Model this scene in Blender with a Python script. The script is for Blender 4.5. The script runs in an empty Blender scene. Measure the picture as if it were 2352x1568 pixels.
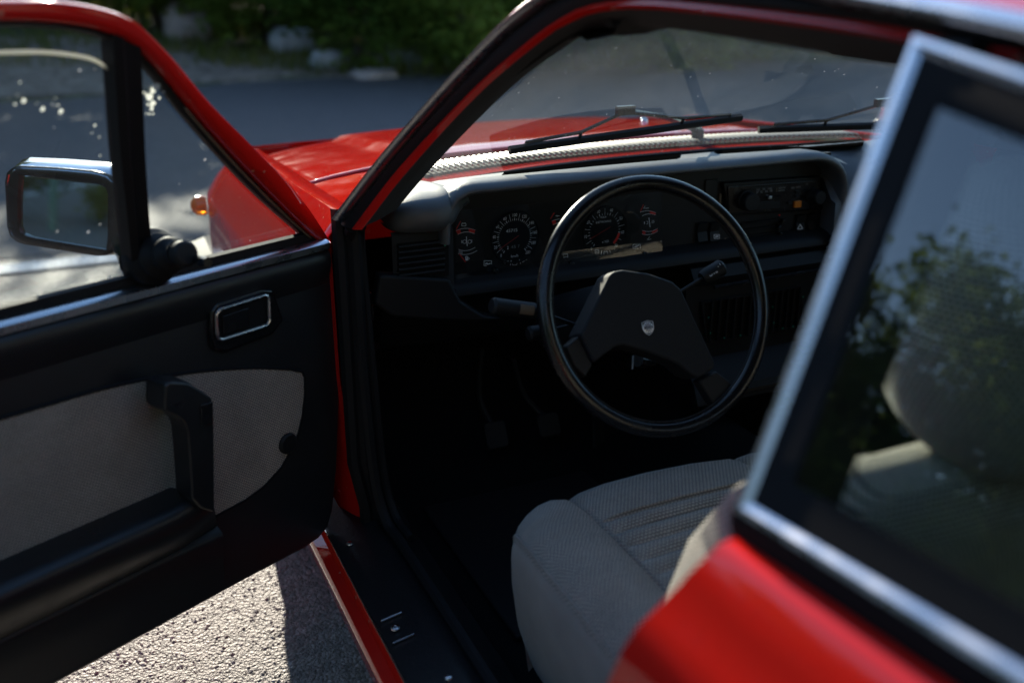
import bpy, math, random
from mathutils import Vector as V, Matrix, noise as mnoise

sc = bpy.context.scene
rnd = random.Random(11)

# ------------------------------------------------------------------ camera, sky, sun, exposure
CAM = V((-1.125, -1.18, 1.25))
YAW, PITCH = math.radians(24.5), math.radians(21.1)
FWD = V((math.sin(YAW)*math.cos(PITCH), math.cos(YAW)*math.cos(PITCH), -math.sin(PITCH)))
RGT = V((math.cos(YAW), -math.sin(YAW), 0))
UPV = RGT.cross(FWD)
FPX = 2287.0
cd = bpy.data.cameras.new('camera')
cam = bpy.data.objects.new('camera', cd)
sc.collection.objects.link(cam)
cam.matrix_world = Matrix(((RGT.x, UPV.x, -FWD.x, CAM.x), (RGT.y, UPV.y, -FWD.y, CAM.y),
                           (RGT.z, UPV.z, -FWD.z, CAM.z), (0, 0, 0, 1)))
cd.sensor_width = 36.0
cd.lens = FPX/2352*36
cd.clip_start = .05
cd.clip_end = 500
cd.dof.use_dof = True
cd.dof.focus_distance = 1.68
cd.dof.aperture_fstop = 2.3
cd.dof.aperture_blades = 0
sc.camera = cam

SUN_EL, SUN_AZ = math.radians(18), math.radians(4.5)
world = bpy.data.worlds.new('World')
sc.world = world
world.use_nodes = True
wn = world.node_tree
bgn = wn.nodes['Background']
sky = wn.nodes.new('ShaderNodeTexSky')
sky.sky_type = 'NISHITA'
sky.sun_disc = False
sky.sun_elevation = SUN_EL
sky.sun_rotation = SUN_AZ
sky.air_density = 1.0
sky.dust_density = .35
sky.ozone_density = 2.6
wn.links.new(sky.outputs[0], bgn.inputs[0])
bgn.inputs[1].default_value = .13
sl = bpy.data.lights.new('sun', 'SUN')
sl.energy = 4.4
sl.angle = math.radians(.53)
sl.color = (1, .89, .74)
sun = bpy.data.objects.new('sun', sl)
sc.collection.objects.link(sun)
sdir = V((math.sin(SUN_AZ)*math.cos(SUN_EL), math.cos(SUN_AZ)*math.cos(SUN_EL), math.sin(SUN_EL)))
sun.rotation_euler = (-sdir).to_track_quat('-Z', 'Y').to_euler()
sc.view_settings.view_transform = 'Standard'
sc.view_settings.look = 'None'
sc.view_settings.exposure = 1.4
sc.view_settings.gamma = 1
sc.view_settings.use_curve_mapping = False
sc.cycles.use_denoising = True
sc.cycles.max_bounces = 10
sc.cycles.transparent_max_bounces = 24
sc.cycles.caustics_reflective = False
sc.cycles.caustics_refractive = False
sc.cycles.sample_clamp_indirect = 6

# ------------------------------------------------------------------ geometry helpers
def ray(px, py):
    return FWD + RGT*((px-1176)/FPX) + UPV*((784-py)/FPX)
def on(px, py, p, n):
    d = ray(px, py); p = V(p); n = V(n)
    return CAM + d*((p-CAM).dot(n)/d.dot(n))
def onX(px, py, x): return on(px, py, (x, 0, 0), (1, 0, 0))
def onY(px, py, y): return on(px, py, (0, y, 0), (0, 1, 0))
def onZ(px, py, z): return on(px, py, (0, 0, z), (0, 0, 1))
def lerp(a, b, t): return a+(b-a)*t
def smooth(pts, n=6):
    """Catmull-Rom through the points"""
    pts = [V(p) for p in pts]
    P = [pts[0]*2-pts[1]] + pts + [pts[-1]*2-pts[-2]]
    out = []
    for i in range(1, len(P)-2):
        a, b, c, d = P[i-1:i+3]
        for k in range(n):
            t = k/n
            out.append(.5*((2*b)+(c-a)*t+(2*a-5*b+4*c-d)*t*t+(3*b-a-3*c+d)*t**3))
    out.append(pts[-1])
    return out
def resample(pts, n, closed=False):
    pts = [V(p) for p in pts]
    if closed: pts = pts+[pts[0]]
    L = [0]
    for a, b in zip(pts, pts[1:]): L.append(L[-1]+(b-a).length)
    out = []; j = 0
    m = n if closed else n-1
    for i in range(n):
        s = L[-1]*i/m
        while j < len(L)-2 and L[j+1] < s: j += 1
        t = (s-L[j])/max(L[j+1]-L[j], 1e-9)
        out.append(pts[j].lerp(pts[j+1], min(max(t, 0), 1)))
    return out
class G:
    """verts + faces collector"""
    def __init__(s): s.v = []; s.f = []; s.m = []; s.uv = {}
    def add(s, vs, fs, m=0):
        o = len(s.v)
        s.v += [tuple(p) for p in vs]
        s.f += [tuple(i+o for i in f) for f in fs]
        s.m += [m]*len(fs)
        return s
    def loft(s, rows, closed_u=False, closed_v=False, caps=False, m=0):
        n = len(rows[0]); R = len(rows); fs = []
        rows = [[V(p) for p in r] for r in rows]; o = len(s.v); vv = 0; md = n//2
        for i in range(R):
            if i: vv += (rows[i][md]-rows[i-1][md]).length
            us = [0]
            for j in range(1, n): us.append(us[-1]+(rows[i][j]-rows[i][j-1]).length)
            for j in range(n): s.uv[o+i*n+j] = (us[j]-us[md], vv)
        for i in range(R if closed_v else R-1):
            for j in range(n if closed_u else n-1):
                a = i*n+j; b = i*n+(j+1) % n; c = ((i+1) % R)*n+(j+1) % n; d = ((i+1) % R)*n+j
                fs.append((a, b, c, d))
        vs = [p for r in rows for p in r]
        if caps:
            fs.append(tuple(range(n-1, -1, -1))); fs.append(tuple(range((R-1)*n, R*n)))
        return s.add(vs, fs, m)
    def prism(s, poly, ext, m=0):
        poly = [V(p) for p in poly]; ext = V(ext); n = len(poly)
        fs = [tuple(range(n-1, -1, -1)), tuple(range(n, 2*n))]
        fs += [(i, (i+1) % n, n+(i+1) % n, n+i) for i in range(n)]
        return s.add(poly+[p+ext for p in poly], fs, m)
    def box(s, c, size, ax=None, m=0):
        c = V(c); ax = ax or (V((1, 0, 0)), V((0, 1, 0)), V((0, 0, 1)))
        vs = []
        for z in (-1, 1):
            for x, y in ((-1, -1), (1, -1), (1, 1), (-1, 1)):
                vs.append(c+ax[0]*(x*size[0]/2)+ax[1]*(y*size[1]/2)+ax[2]*(z*size[2]/2))
        return s.add(vs, [(3, 2, 1, 0), (4, 5, 6, 7), (0, 1, 5, 4), (1, 2, 6, 5), (2, 3, 7, 6), (3, 0, 4, 7)], m)
    def tube(s, path, r, seg=8, closed=False, m=0, flat=None):
        path = [V(p) for p in path]; n = len(path); rows = []
        t0 = None; up = None
        for i, p in enumerate(path):
            if closed: t = path[(i+1) % n]-path[i-1]
            else: t = path[min(i+1, n-1)]-path[max(i-1, 0)]
            t.normalize()
            if up is None:
                up = V((0, 0, 1)) if abs(t.z) < .9 else V((1, 0, 0))
            up = (up-t*up.dot(t)).normalized(); sd = t.cross(up)
            rr = r[i] if isinstance(r, (list, tuple)) else r
            fl = flat or 1
            rows.append([p+up*(rr*fl*math.cos(a))+sd*(rr*math.sin(a)) for a in [2*math.pi*k/seg for k in range(seg)]])
        return s.loft(rows, closed_u=True, closed_v=closed, caps=not closed, m=m)
    def lathe(s, o, ax, prof, seg=24, m=0, caps=True):
        o = V(o); ax = V(ax).normalized()
        a = ax.orthogonal().normalized(); b = ax.cross(a)
        rows = [[o+ax*h+a*(r*math.cos(t))+b*(r*math.sin(t)) for t in [2*math.pi*k/seg for k in range(seg)]] for r, h in prof]
        return s.loft(rows, closed_u=True, caps=caps, m=m)
    def line(s, a, b, w, n, m=0, taper=1):
        a = V(a); b = V(b); d = (b-a).normalized(); q = d.cross(V(n)).normalized()*(w/2)
        return s.add([a-q, a+q, b+q*taper, b-q*taper], [(0, 1, 2, 3)], m)
CENT = {}
def add(name, g, mat, parent=None, sharp=35, bevel=None, seg=2, solid=None, sub=0, flat=False, **props):
    mats = mat if isinstance(mat, (list, tuple)) else [mat]
    lo = V([min(v[i] for v in g.v) for i in range(3)]); hi = V([max(v[i] for v in g.v) for i in range(3)])
    c = (lo+hi)/2
    me = bpy.data.meshes.new(name)
    me.from_pydata([(v[0]-c.x, v[1]-c.y, v[2]-c.z) for v in g.v], [], g.f)
    for mm in mats: me.materials.append(mm)
    if len(mats) > 1: me.polygons.foreach_set('material_index', g.m)
    me.update()
    if any('cloth' in mm.name for mm in mats):
        uvl = me.uv_layers.new(name='uv')
        for p in me.polygons:
            k = max(range(3), key=lambda i: abs(p.normal[i]))
            a, b = [(1, 2), (0, 2), (0, 1)][k]
            for li in p.loop_indices:
                co = g.v[me.loops[li].vertex_index]
                vi = me.loops[li].vertex_index
                uvl.data[li].uv = g.uv[vi] if len(g.uv) == len(g.v) else (co[a], co[b])
    if not flat:
        me.shade_smooth()
        if sharp < 180 and not bevel: me.set_sharp_from_angle(angle=math.radians(sharp))
    o = bpy.data.objects.new(name, me)
    sc.collection.objects.link(o)
    o.location = c
    if parent is not None:
        o.parent = parent
        o.location = c-CENT[parent.name]
    CENT[o.name] = c
    if bevel:
        md = o.modifiers.new('bevel', 'BEVEL'); md.width = bevel; md.segments = seg; md.limit_method = 'ANGLE'
        md.angle_limit = math.radians(30); md.harden_normals = True
    if solid:
        md = o.modifiers.new('solid', 'SOLIDIFY'); md.thickness = abs(solid); md.offset = 1 if solid > 0 else -1
    if sub:
        md = o.modifiers.new('sub', 'SUBSURF'); md.levels = sub; md.render_levels = sub
    for k, v in props.items(): o[k] = v
    return o
def empty(name, loc, label, cat, group=None):
    o = bpy.data.objects.new(name, None); sc.collection.objects.link(o)
    o.location = loc; CENT[o.name] = V(loc); o['label'] = label; o['category'] = cat
    if group: o['group'] = group
    return o
_tc = {}
def text2d(s, size):
    key = s
    if key not in _tc:
        cu = bpy.data.curves.new('t', 'FONT'); cu.body = s; cu.size = 1; cu.align_x = 'CENTER'; cu.align_y = 'CENTER'; cu.resolution_u = 2
        ob = bpy.data.objects.new('t', cu)
        me = bpy.data.meshes.new_from_object(ob)
        _tc[key] = ([(v.co.x, v.co.y) for v in me.vertices], [tuple(p.vertices) for p in me.polygons])
        bpy.data.objects.remove(ob); bpy.data.curves.remove(cu); bpy.data.meshes.remove(me)
    vs, fs = _tc[key]
    return [(x*size, y*size) for x, y in vs], fs
def put_text(g, s, size, c, ex, ey, m=0, squeeze=1):
    vs, fs = text2d(s, size); c = V(c); ex = V(ex); ey = V(ey)
    g.add([c+ex*(x*squeeze)+ey*y for x, y in vs], fs, m)

# ------------------------------------------------------------------ materials
def nd(nt, t, **kw):
    n = nt.nodes.new(t)
    for k, v in kw.items():
        if k.startswith('i_'):
            n.inputs[k[2:].replace('_', ' ')].default_value = v
        else: setattr(n, k, v)
    return n
def base_mat(name):
    m = bpy.data.materials.new(name); m.use_nodes = True
    nt = m.node_tree
    return m, nt, nt.nodes['Principled BSDF'], nt.nodes['Material Output']
def pm(name, col, rough=.5, metal=0, coat=0, spec=.5, bump=None, var=None, rvar=None, coat_rough=.03):
    m, nt, b, out = base_mat(name)
    b.inputs['Base Color'].default_value = (*col, 1)
    b.inputs['Roughness'].default_value = rough
    b.inputs['Metallic'].default_value = metal
    b.inputs['Coat Weight'].default_value = coat
    b.inputs['Coat Roughness'].default_value = coat_rough
    b.inputs['Specular IOR Level'].default_value = spec
    tc = nd(nt, 'ShaderNodeTexCoord')
    if bump:
        n = nd(nt, 'ShaderNodeTexNoise'); n.inputs['Scale'].default_value = bump[0]; n.inputs['Detail'].default_value = 3
        nt.links.new(tc.outputs['Object'], n.inputs['Vector'])
        bp = nd(nt, 'ShaderNodeBump'); bp.inputs['Strength'].default_value = bump[1]; bp.inputs['Distance'].default_value = bump[2]
        nt.links.new(n.outputs[0], bp.inputs['Height']); nt.links.new(bp.outputs[0], b.inputs['Normal'])
    if var:
        n = nd(nt, 'ShaderNodeTexNoise'); n.inputs['Scale'].default_value = var[0]; n.inputs['Detail'].default_value = 6
        nt.links.new(tc.outputs['Object'], n.inputs['Vector'])
        r = nd(nt, 'ShaderNodeValToRGB')
        r.color_ramp.elements[0].position = .35; r.color_ramp.elements[1].position = .7
        r.color_ramp.elements[0].color = (*col, 1); r.color_ramp.elements[1].color = (*var[1], 1)
        nt.links.new(n.outputs[0], r.inputs[0]); nt.links.new(r.outputs[0], b.inputs['Base Color'])
    if rvar:
        n = nd(nt, 'ShaderNodeTexNoise'); n.inputs['Scale'].default_value = rvar[0]; n.inputs['Detail'].default_value = 5
        nt.links.new(tc.outputs['Object'], n.inputs['Vector'])
        mr = nd(nt, 'ShaderNodeMapRange'); mr.inputs[1].default_value = .3; mr.inputs[2].default_value = .7
        mr.inputs[3].default_value = rvar[1]; mr.inputs[4].default_value = rvar[2]
        nt.links.new(n.outputs[0], mr.inputs[0]); nt.links.new(mr.outputs[0], b.inputs['Roughness'])
    return m
def emis(name, col, s): 
    m = pm(name, col)
    return m
M = {}
M['red'] = pm('red_paint', (.62, .014, .009), .6, coat=1, coat_rough=.035, spec=.0)
M['red_dusty'] = pm('red_paint_dusty', (.56, .010, .009), .6, coat=1, coat_rough=.06, spec=.0, var=(60, (.54, .022, .02)))
M['vinyl'] = pm('black_vinyl', (.011, .012, .014), .40, bump=(900, .25, .001), rvar=(14, .34, .46), spec=.5)
M['pad'] = pm('dash_vinyl', (.050, .055, .064), .5, bump=(700, .35, .001), rvar=(20, .46, .60), spec=.9)
M['plastic'] = pm('black_plastic', (.0075, .008, .009), .55, bump=(1200, .1, .0006), spec=.28)
M['pull'] = pm('handle_vinyl', (.010, .011, .012), .33, bump=(700, .15, .0006), rvar=(18, .27, .42), spec=.5)
M['hub'] = pm('hub_vinyl', (.010, .011, .013), .7, bump=(900, .3, .0008), spec=.25)
M['gloss'] = pm('gloss_black_plastic', (.006, .006, .007), .22, rvar=(30, .16, .32))
M['matte'] = pm('matte_black', (.006, .006, .0065), .75, spec=.2)
M['rubber'] = pm('rubber', (.008, .008, .009), .62, bump=(300, .2, .001), spec=.25)
M['carpet'] = pm('carpet', (.008, .008, .0085), .95, bump=(500, .8, .004), spec=.1)
M['chrome'] = pm('chrome', (.62, .64, .66), .12, metal=1, rvar=(25, .08, .2))
M['alu'] = pm('aluminium_trim', (.64, .65, .68), .28, metal=1, rvar=(30, .22, .34))
M['slat'] = pm('grille_metal', (.20, .195, .18), .45, metal=.8, rvar=(60, .35, .55))
M['white'] = pm('print_white', (.90, .92, .94), .6)
M['dim'] = pm('print_grey', (.26, .27, .28), .6)
M['slot'] = pm('slot_shade', (.002, .002, .002), 1, spec=0)
M['redp'] = pm('print_red', (.75, .02, .012), .5)
M['redn'] = pm('needle_red', (.32, .012, .008), .5)
M['orange'] = pm('orange_plastic', (.55, .16, .01), .35)
M['tan'] = pm('tan_sticker', (.13, .095, .06), .6)
M['green'] = pm('green_dot', (.02, .22, .13), .5)
M['headliner'] = pm('headliner', (.016, .016, .018), .9, bump=(500, .3, .001))
M['tyre'] = pm('tyre_rubber', (.012, .012, .012), .8, bump=(80, .3, .003))
M['rim'] = pm('wheel_rim', (.35, .36, .37), .35, metal=.8)
m, nt, b, out = base_mat('splash_and_lit_edge'); M['splash_lit_edge'] = m
nt.nodes.remove(b)
_d = nd(nt, 'ShaderNodeBsdfDiffuse'); _t = nd(nt, 'ShaderNodeBsdfTranslucent'); _d.inputs[0].default_value = _t.inputs[0].default_value = (.8, .8, .72, 1)
_x = nd(nt, 'ShaderNodeMixShader'); nt.links.new(_d.outputs[0], _x.inputs[1]); nt.links.new(_t.outputs[0], _x.inputs[2]); nt.links.new(_x.outputs[0], out.inputs[0])
M['sealdull'] = pm('dull_rubber', (.008, .008, .009), .85, spec=.15)
M['emblem'] = pm('emblem_blue', (.012, .022, .06), .3)
M['steelsilver'] = pm('emblem_silver', (.75, .77, .8), .3, metal=.3)
M['stone_pink'] = pm('stone_pink', (.36, .29, .25), .9, bump=(9, 1, .03), var=(5, (.24, .20, .18)))
M['stone_grey'] = pm('stone_grey', (.40, .40, .40), .9, bump=(9, 1, .03), var=(6, (.26, .26, .25)))
M['bark'] = pm('bark', (.07, .05, .035), .95, bump=(20, 1, .02))
M['post'] = pm('green_post', (.10, .17, .12), .6, var=(12, (.14, .20, .15)))

for key in ('red_dusty', 'red'):
    m = M[key]; nt = m.node_tree; b = nt.nodes['Principled BSDF']; tc = nd(nt, 'ShaderNodeTexCoord')
    vo = nd(nt, 'ShaderNodeTexVoronoi'); vo.inputs['Scale'].default_value = 95 if key == 'red_dusty' else 60
    nt.links.new(tc.outputs['Object'], vo.inputs['Vector'])
    sep = nd(nt, 'ShaderNodeSeparateColor'); nt.links.new(vo.outputs['Color'], sep.inputs[0])
    sz_ = nd(nt, 'ShaderNodeMapRange'); sz_.inputs[1].default_value = .72; sz_.inputs[2].default_value = 1; sz_.inputs[3].default_value = 0; sz_.inputs[4].default_value = .22
    nt.links.new(sep.outputs[0], sz_.inputs[0])
    lt = nd(nt, 'ShaderNodeMath', operation='LESS_THAN'); nt.links.new(vo.outputs['Distance'], lt.inputs[0]); nt.links.new(sz_.outputs[0], lt.inputs[1])
    mk = nd(nt, 'ShaderNodeMath', operation='MULTIPLY'); mk.inputs[1].default_value = .5; nt.links.new(lt.outputs[0], mk.inputs[0])
    mx = nd(nt, 'ShaderNodeMix', data_type='RGBA'); nt.links.new(mk.outputs[0], mx.inputs[0]); mx.inputs[7].default_value = (.62, .42, .30, 1)
    old = b.inputs['Base Color'].links[0].from_socket if b.inputs['Base Color'].links else None
    if old: nt.links.new(old, mx.inputs[6])
    else: mx.inputs[6].default_value = b.inputs['Base Color'].default_value
    nt.links.new(mx.outputs[2], b.inputs['Base Color'])
    # film of dust dulls the clear coat in places
    n = nd(nt, 'ShaderNodeTexNoise'); n.inputs['Scale'].default_value = 11; n.inputs['Detail'].default_value = 7
    nt.links.new(tc.outputs['Object'], n.inputs['Vector'])
    mr = nd(nt, 'ShaderNodeMapRange'); mr.inputs[1].default_value = .35; mr.inputs[2].default_value = .7; mr.inputs[3].default_value = .025; mr.inputs[4].default_value = .11
    nt.links.new(n.outputs[0], mr.inputs[0]); nt.links.new(mr.outputs[0], b.inputs['Coat Roughness'])
def cloth(name, c1, c2, su, sv, diag=False):
    """woven fabric from object coordinates: small dark dimples in rows"""
    m, nt, b, out = base_mat(name)
    tc = nd(nt, 'ShaderNodeTexCoord')
    uv = nd(nt, 'ShaderNodeUVMap')
    mp = nd(nt, 'ShaderNodeMapping'); mp.inputs['Scale'].default_value = (su, sv, 1)
    if diag: mp.inputs['Rotation'].default_value = (0, 0, math.radians(-12))
    nt.links.new(uv.outputs[0], mp.inputs[0])
    br = nd(nt, 'ShaderNodeTexBrick'); br.offset = .5; br.inputs['Scale'].default_value = 1
    br.inputs['Mortar Size'].default_value = .22; br.inputs['Mortar Smooth'].default_value = .9
    br.inputs['Brick Width'].default_value = 1.0; br.inputs['Row Height'].default_value = .8
    br.inputs['Color1'].default_value = (*c1, 1); br.inputs['Color2'].default_value = (c1[0]*.86, c1[1]*.86, c1[2]*.86, 1)
    br.inputs['Mortar'].default_value = (*c2, 1)
    nt.links.new(mp.outputs[0], br.inputs['Vector'])
    n = nd(nt, 'ShaderNodeTexNoise'); n.inputs['Scale'].default_value = 14; n.inputs['Detail'].default_value = 5
    nt.links.new(tc.outputs['Object'], n.inputs['Vector'])
    mr = nd(nt, 'ShaderNodeMapRange'); mr.inputs[1].default_value = .3; mr.inputs[2].default_value = .75
    mr.inputs[3].default_value = .82; mr.inputs[4].default_value = 1.08
    nt.links.new(n.outputs[0], mr.inputs[0])
    mx = nd(nt, 'ShaderNodeMix', data_type='RGBA', blend_type='MULTIPLY'); mx.inputs[0].default_value = 1
    nt.links.new(br.outputs['Color'], mx.inputs[6]); nt.links.new(mr.outputs[0], mx.inputs[7])
    nt.links.new(mx.outputs[2], b.inputs['Base Color'])
    bp = nd(nt, 'ShaderNodeBump'); bp.inputs['Strength'].default_value = .6; bp.inputs['Distance'].default_value = .002; bp.invert = True
    nt.links.new(br.outputs['Fac'], bp.inputs['Height']); nt.links.new(bp.outputs[0], b.inputs['Normal'])
    b.inputs['Roughness'].default_value = .95; b.inputs['Specular IOR Level'].default_value = .1
    b.inputs['Sheen Weight'].default_value = .25; b.inputs['Sheen Roughness'].default_value = .5
    return m
M['seat'] = cloth('seat_cloth', (.45, .395, .325), (.05, .05, .052), 170, 170)
M['seat_side'] = cloth('seat_side_cloth', (.34, .30, .25), (.21, .19, .17), 420, 420)
M['doorcloth'] = cloth('door_cloth', (.58, .47, .375), (.10, .088, .075), 215, 250, True)

def glass(name, tint=(1, 1, 1), dust=.03, spots=0, streak=False, refl=1.0, dustcol=(.5, .53, .56), up=None):
    m, nt, b, out = base_mat(name)
    nt.nodes.remove(b)
    tr = nd(nt, 'ShaderNodeBsdfTransparent'); tr.inputs[0].default_value = (*tint, 1)
    gl = nd(nt, 'ShaderNodeBsdfGlossy'); gl.inputs['Roughness'].default_value = .015
    fr = nd(nt, 'ShaderNodeFresnel'); fr.inputs[0].default_value = 1.5
    geo = nd(nt, 'ShaderNodeNewGeometry')
    # thin sheet: two faces reflect, the same from both sides
    mul = nd(nt, 'ShaderNodeMath', operation='MULTIPLY'); mul.inputs[1].default_value = 1.8*refl; mul.use_clamp = True
    lw = nd(nt, 'ShaderNodeLayerWeight'); 
    p5 = nd(nt, 'ShaderNodeMath', operation='POWER'); p5.inputs[1].default_value = 5
    nt.links.new(lw.outputs['Facing'], p5.inputs[0])
    ma = nd(nt, 'ShaderNodeMath', operation='MULTIPLY_ADD'); ma.inputs[1].default_value = .96; ma.inputs[2].default_value = .04
    nt.links.new(p5.outputs[0], ma.inputs[0]); nt.links.new(ma.outputs[0], mul.inputs[0])
    m1 = nd(nt, 'ShaderNodeMixShader')
    nt.links.new(mul.outputs[0], m1.inputs[0]); nt.links.new(tr.outputs[0], m1.inputs[1]); nt.links.new(gl.outputs[0], m1.inputs[2])
    # dust film: scatters light both ways
    df = nd(nt, 'ShaderNodeBsdfDiffuse'); df.inputs[0].default_value = (*dustcol, 1)
    tl = nd(nt, 'ShaderNodeBsdfTranslucent'); tl.inputs[0].default_value = (*dustcol, 1)
    m2 = nd(nt, 'ShaderNodeMixShader'); m2.inputs[0].default_value = .5
    nt.links.new(df.outputs[0], m2.inputs[1]); nt.links.new(tl.outputs[0], m2.inputs[2])
    tc = nd(nt, 'ShaderNodeTexCoord')
    n = nd(nt, 'ShaderNodeTexNoise'); n.inputs['Scale'].default_value = 5; n.inputs['Detail'].default_value = 8; n.inputs['Roughness'].default_value = .65
    nt.links.new(tc.outputs['Object'], n.inputs['Vector'])
    mr = nd(nt, 'ShaderNodeMapRange'); mr.inputs[1].default_value = .35; mr.inputs[2].default_value = .75
    mr.inputs[3].default_value = dust*.4; mr.inputs[4].default_value = dust*1.7
    nt.links.new(n.outputs[0], mr.inputs[0])
    fac = mr.outputs[0]
    if spots:
        vo = nd(nt, 'ShaderNodeTexVoronoi'); vo.inputs['Scale'].default_value = spots
        nt.links.new(tc.outputs['Object'], vo.inputs['Vector'])
        sep = nd(nt, 'ShaderNodeSeparateColor'); nt.links.new(vo.outputs['Color'], sep.inputs[0])
        # each cell has its own spot size; most cells have none
        sz = nd(nt, 'ShaderNodeMapRange'); sz.inputs[1].default_value = .80; sz.inputs[2].default_value = 1; sz.inputs[3].default_value = 0; sz.inputs[4].default_value = .16
        nt.links.new(sep.outputs[0], sz.inputs[0])
        lt = nd(nt, 'ShaderNodeMath', operation='LESS_THAN'); nt.links.new(vo.outputs['Distance'], lt.inputs[0]); nt.links.new(sz.outputs[0], lt.inputs[1])
        sm = nd(nt, 'ShaderNodeMath', operation='MULTIPLY_ADD'); sm.inputs[1].default_value = .35
        nt.links.new(lt.outputs[0], sm.inputs[0]); nt.links.new(fac, sm.inputs[2]); fac = sm.outputs[0]
    m3 = nd(nt, 'ShaderNodeMixShader')
    nt.links.new(fac, m3.inputs[0]); nt.links.new(m1.outputs[0], m3.inputs[1]); nt.links.new(m2.outputs[0], m3.inputs[2])
    nt.links.new(m3.outputs[0], out.inputs['Surface'])
    return m
M['screen'] = glass('windscreen_glass', (.86, .93, .90), .028, 90, refl=.5)
M['doorglass'] = glass('door_glass', (.80, .88, .87), .013, 60)
M['quarterglass'] = glass('quarter_glass', (.84, .94, .90), .008, 0, refl=1.8)
M['cover'] = glass('instrument_cover', (.92, .94, .95), .004, 0, refl=1.3)
m, nt, b, out = base_mat('mirror_silver'); M['mirror'] = m
b.inputs['Metallic'].default_value = 1; b.inputs['Roughness'].default_value = .02; b.inputs['Base Color'].default_value = (.80, .86, .84, 1)
m, nt, b, out = base_mat('amber_lens'); M['amber'] = m
b.inputs['Base Color'].default_value = (.85, .22, .01, 1); b.inputs['Roughness'].default_value = .12; b.inputs['Transmission Weight'].default_value = .4
m, nt, b, out = base_mat('clear_lens'); M['lens'] = m
b.inputs['Base Color'].default_value = (.7, .72, .74, 1); b.inputs['Roughness'].default_value = .1; b.inputs['Metallic'].default_value = .6

def ground_mat(name, c1, c2, sc1, bump_d, stones=90, gloss=.8, patch=None):
    m, nt, b, out = base_mat(name)
    tc = nd(nt, 'ShaderNodeTexCoord')
    n = nd(nt, 'ShaderNodeTexNoise'); n.inputs['Scale'].default_value = sc1; n.inputs['Detail'].default_value = 8; n.inputs['Roughness'].default_value = .7
    nt.links.new(tc.outputs['Object'], n.inputs['Vector'])
    r = nd(nt, 'ShaderNodeValToRGB'); r.color_ramp.elements[0].position = .3; r.color_ramp.elements[1].position = .72
    r.color_ramp.elements[0].color = (*c1, 1); r.color_ramp.elements[1].color = (*c2, 1)
    nt.links.new(n.outputs[0], r.inputs[0])
    vo = nd(nt, 'ShaderNodeTexVoronoi'); vo.inputs['Scale'].default_value = stones; vo.inputs['Randomness'].default_value = 1
    nt.links.new(tc.outputs['Object'], vo.inputs['Vector'])
    v2 = nd(nt, 'ShaderNodeTexVoronoi'); v2.inputs['Scale'].default_value = stones*2.6
    nt.links.new(tc.outputs['Object'], v2.inputs['Vector'])
    sep = nd(nt, 'ShaderNodeSeparateColor'); nt.links.new(vo.outputs['Color'], sep.inputs[0])
    mr = nd(nt, 'ShaderNodeMapRange'); mr.inputs[3].default_value = .6; mr.inputs[4].default_value = 1.5
    nt.links.new(sep.outputs[0], mr.inputs[0])
    mx = nd(nt, 'ShaderNodeMix', data_type='RGBA', blend_type='MULTIPLY'); mx.inputs[0].default_value = 1
    nt.links.new(r.outputs[0], mx.inputs[6]); nt.links.new(mr.outputs[0], mx.inputs[7])
    nt.links.new(mx.outputs[2], b.inputs['Base Color'])
    a = nd(nt, 'ShaderNodeMath', operation='MULTIPLY_ADD'); a.inputs[1].default_value = .4
    nt.links.new(v2.outputs['Distance'], a.inputs[0]); nt.links.new(vo.outputs['Distance'], a.inputs[2])
    a2 = nd(nt, 'ShaderNodeMath', operation='MULTIPLY_ADD'); a2.inputs[1].default_value = -1.2
    nt.links.new(n.outputs[0], a2.inputs[0]); nt.links.new(a.outputs[0], a2.inputs[2])
    bp = nd(nt, 'ShaderNodeBump'); bp.invert = True; bp.inputs['Strength'].default_value = .9; bp.inputs['Distance'].default_value = bump_d
    nt.links.new(a2.outputs[0], bp.inputs['Height']); nt.links.new(bp.outputs[0], b.inputs['Normal'])
    b.inputs['Roughness'].default_value = gloss
    b.inputs['Specular IOR Level'].default_value = .45
    return m
M['lot'] = ground_mat('coarse_asphalt', (.075, .069, .062), (.165, .150, .132), 26, .009, 150, .5)
M['road'] = ground_mat('road_asphalt', (.050, .047, .047), (.072, .068, .068), 6, .004, 120, .7)
M['verge'] = ground_mat('dirt', (.13, .10, .075), (.24, .185, .14), 2.2, .03, 14, .95)
M['bank'] = ground_mat('bank_soil', (.045, .055, .022), (.11, .10, .055), 1.4, .06, 9, .95)
M['paintline'] = ground_mat('worn_white_paint', (.50, .49, .46), (.74, .72, .68), 30, .004, 110, .6)
M['gravel'] = pm('gravel_stone', (.11, .10, .09), .55, var=(40, (.27, .245, .215)), bump=(200, .4, .002))
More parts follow.
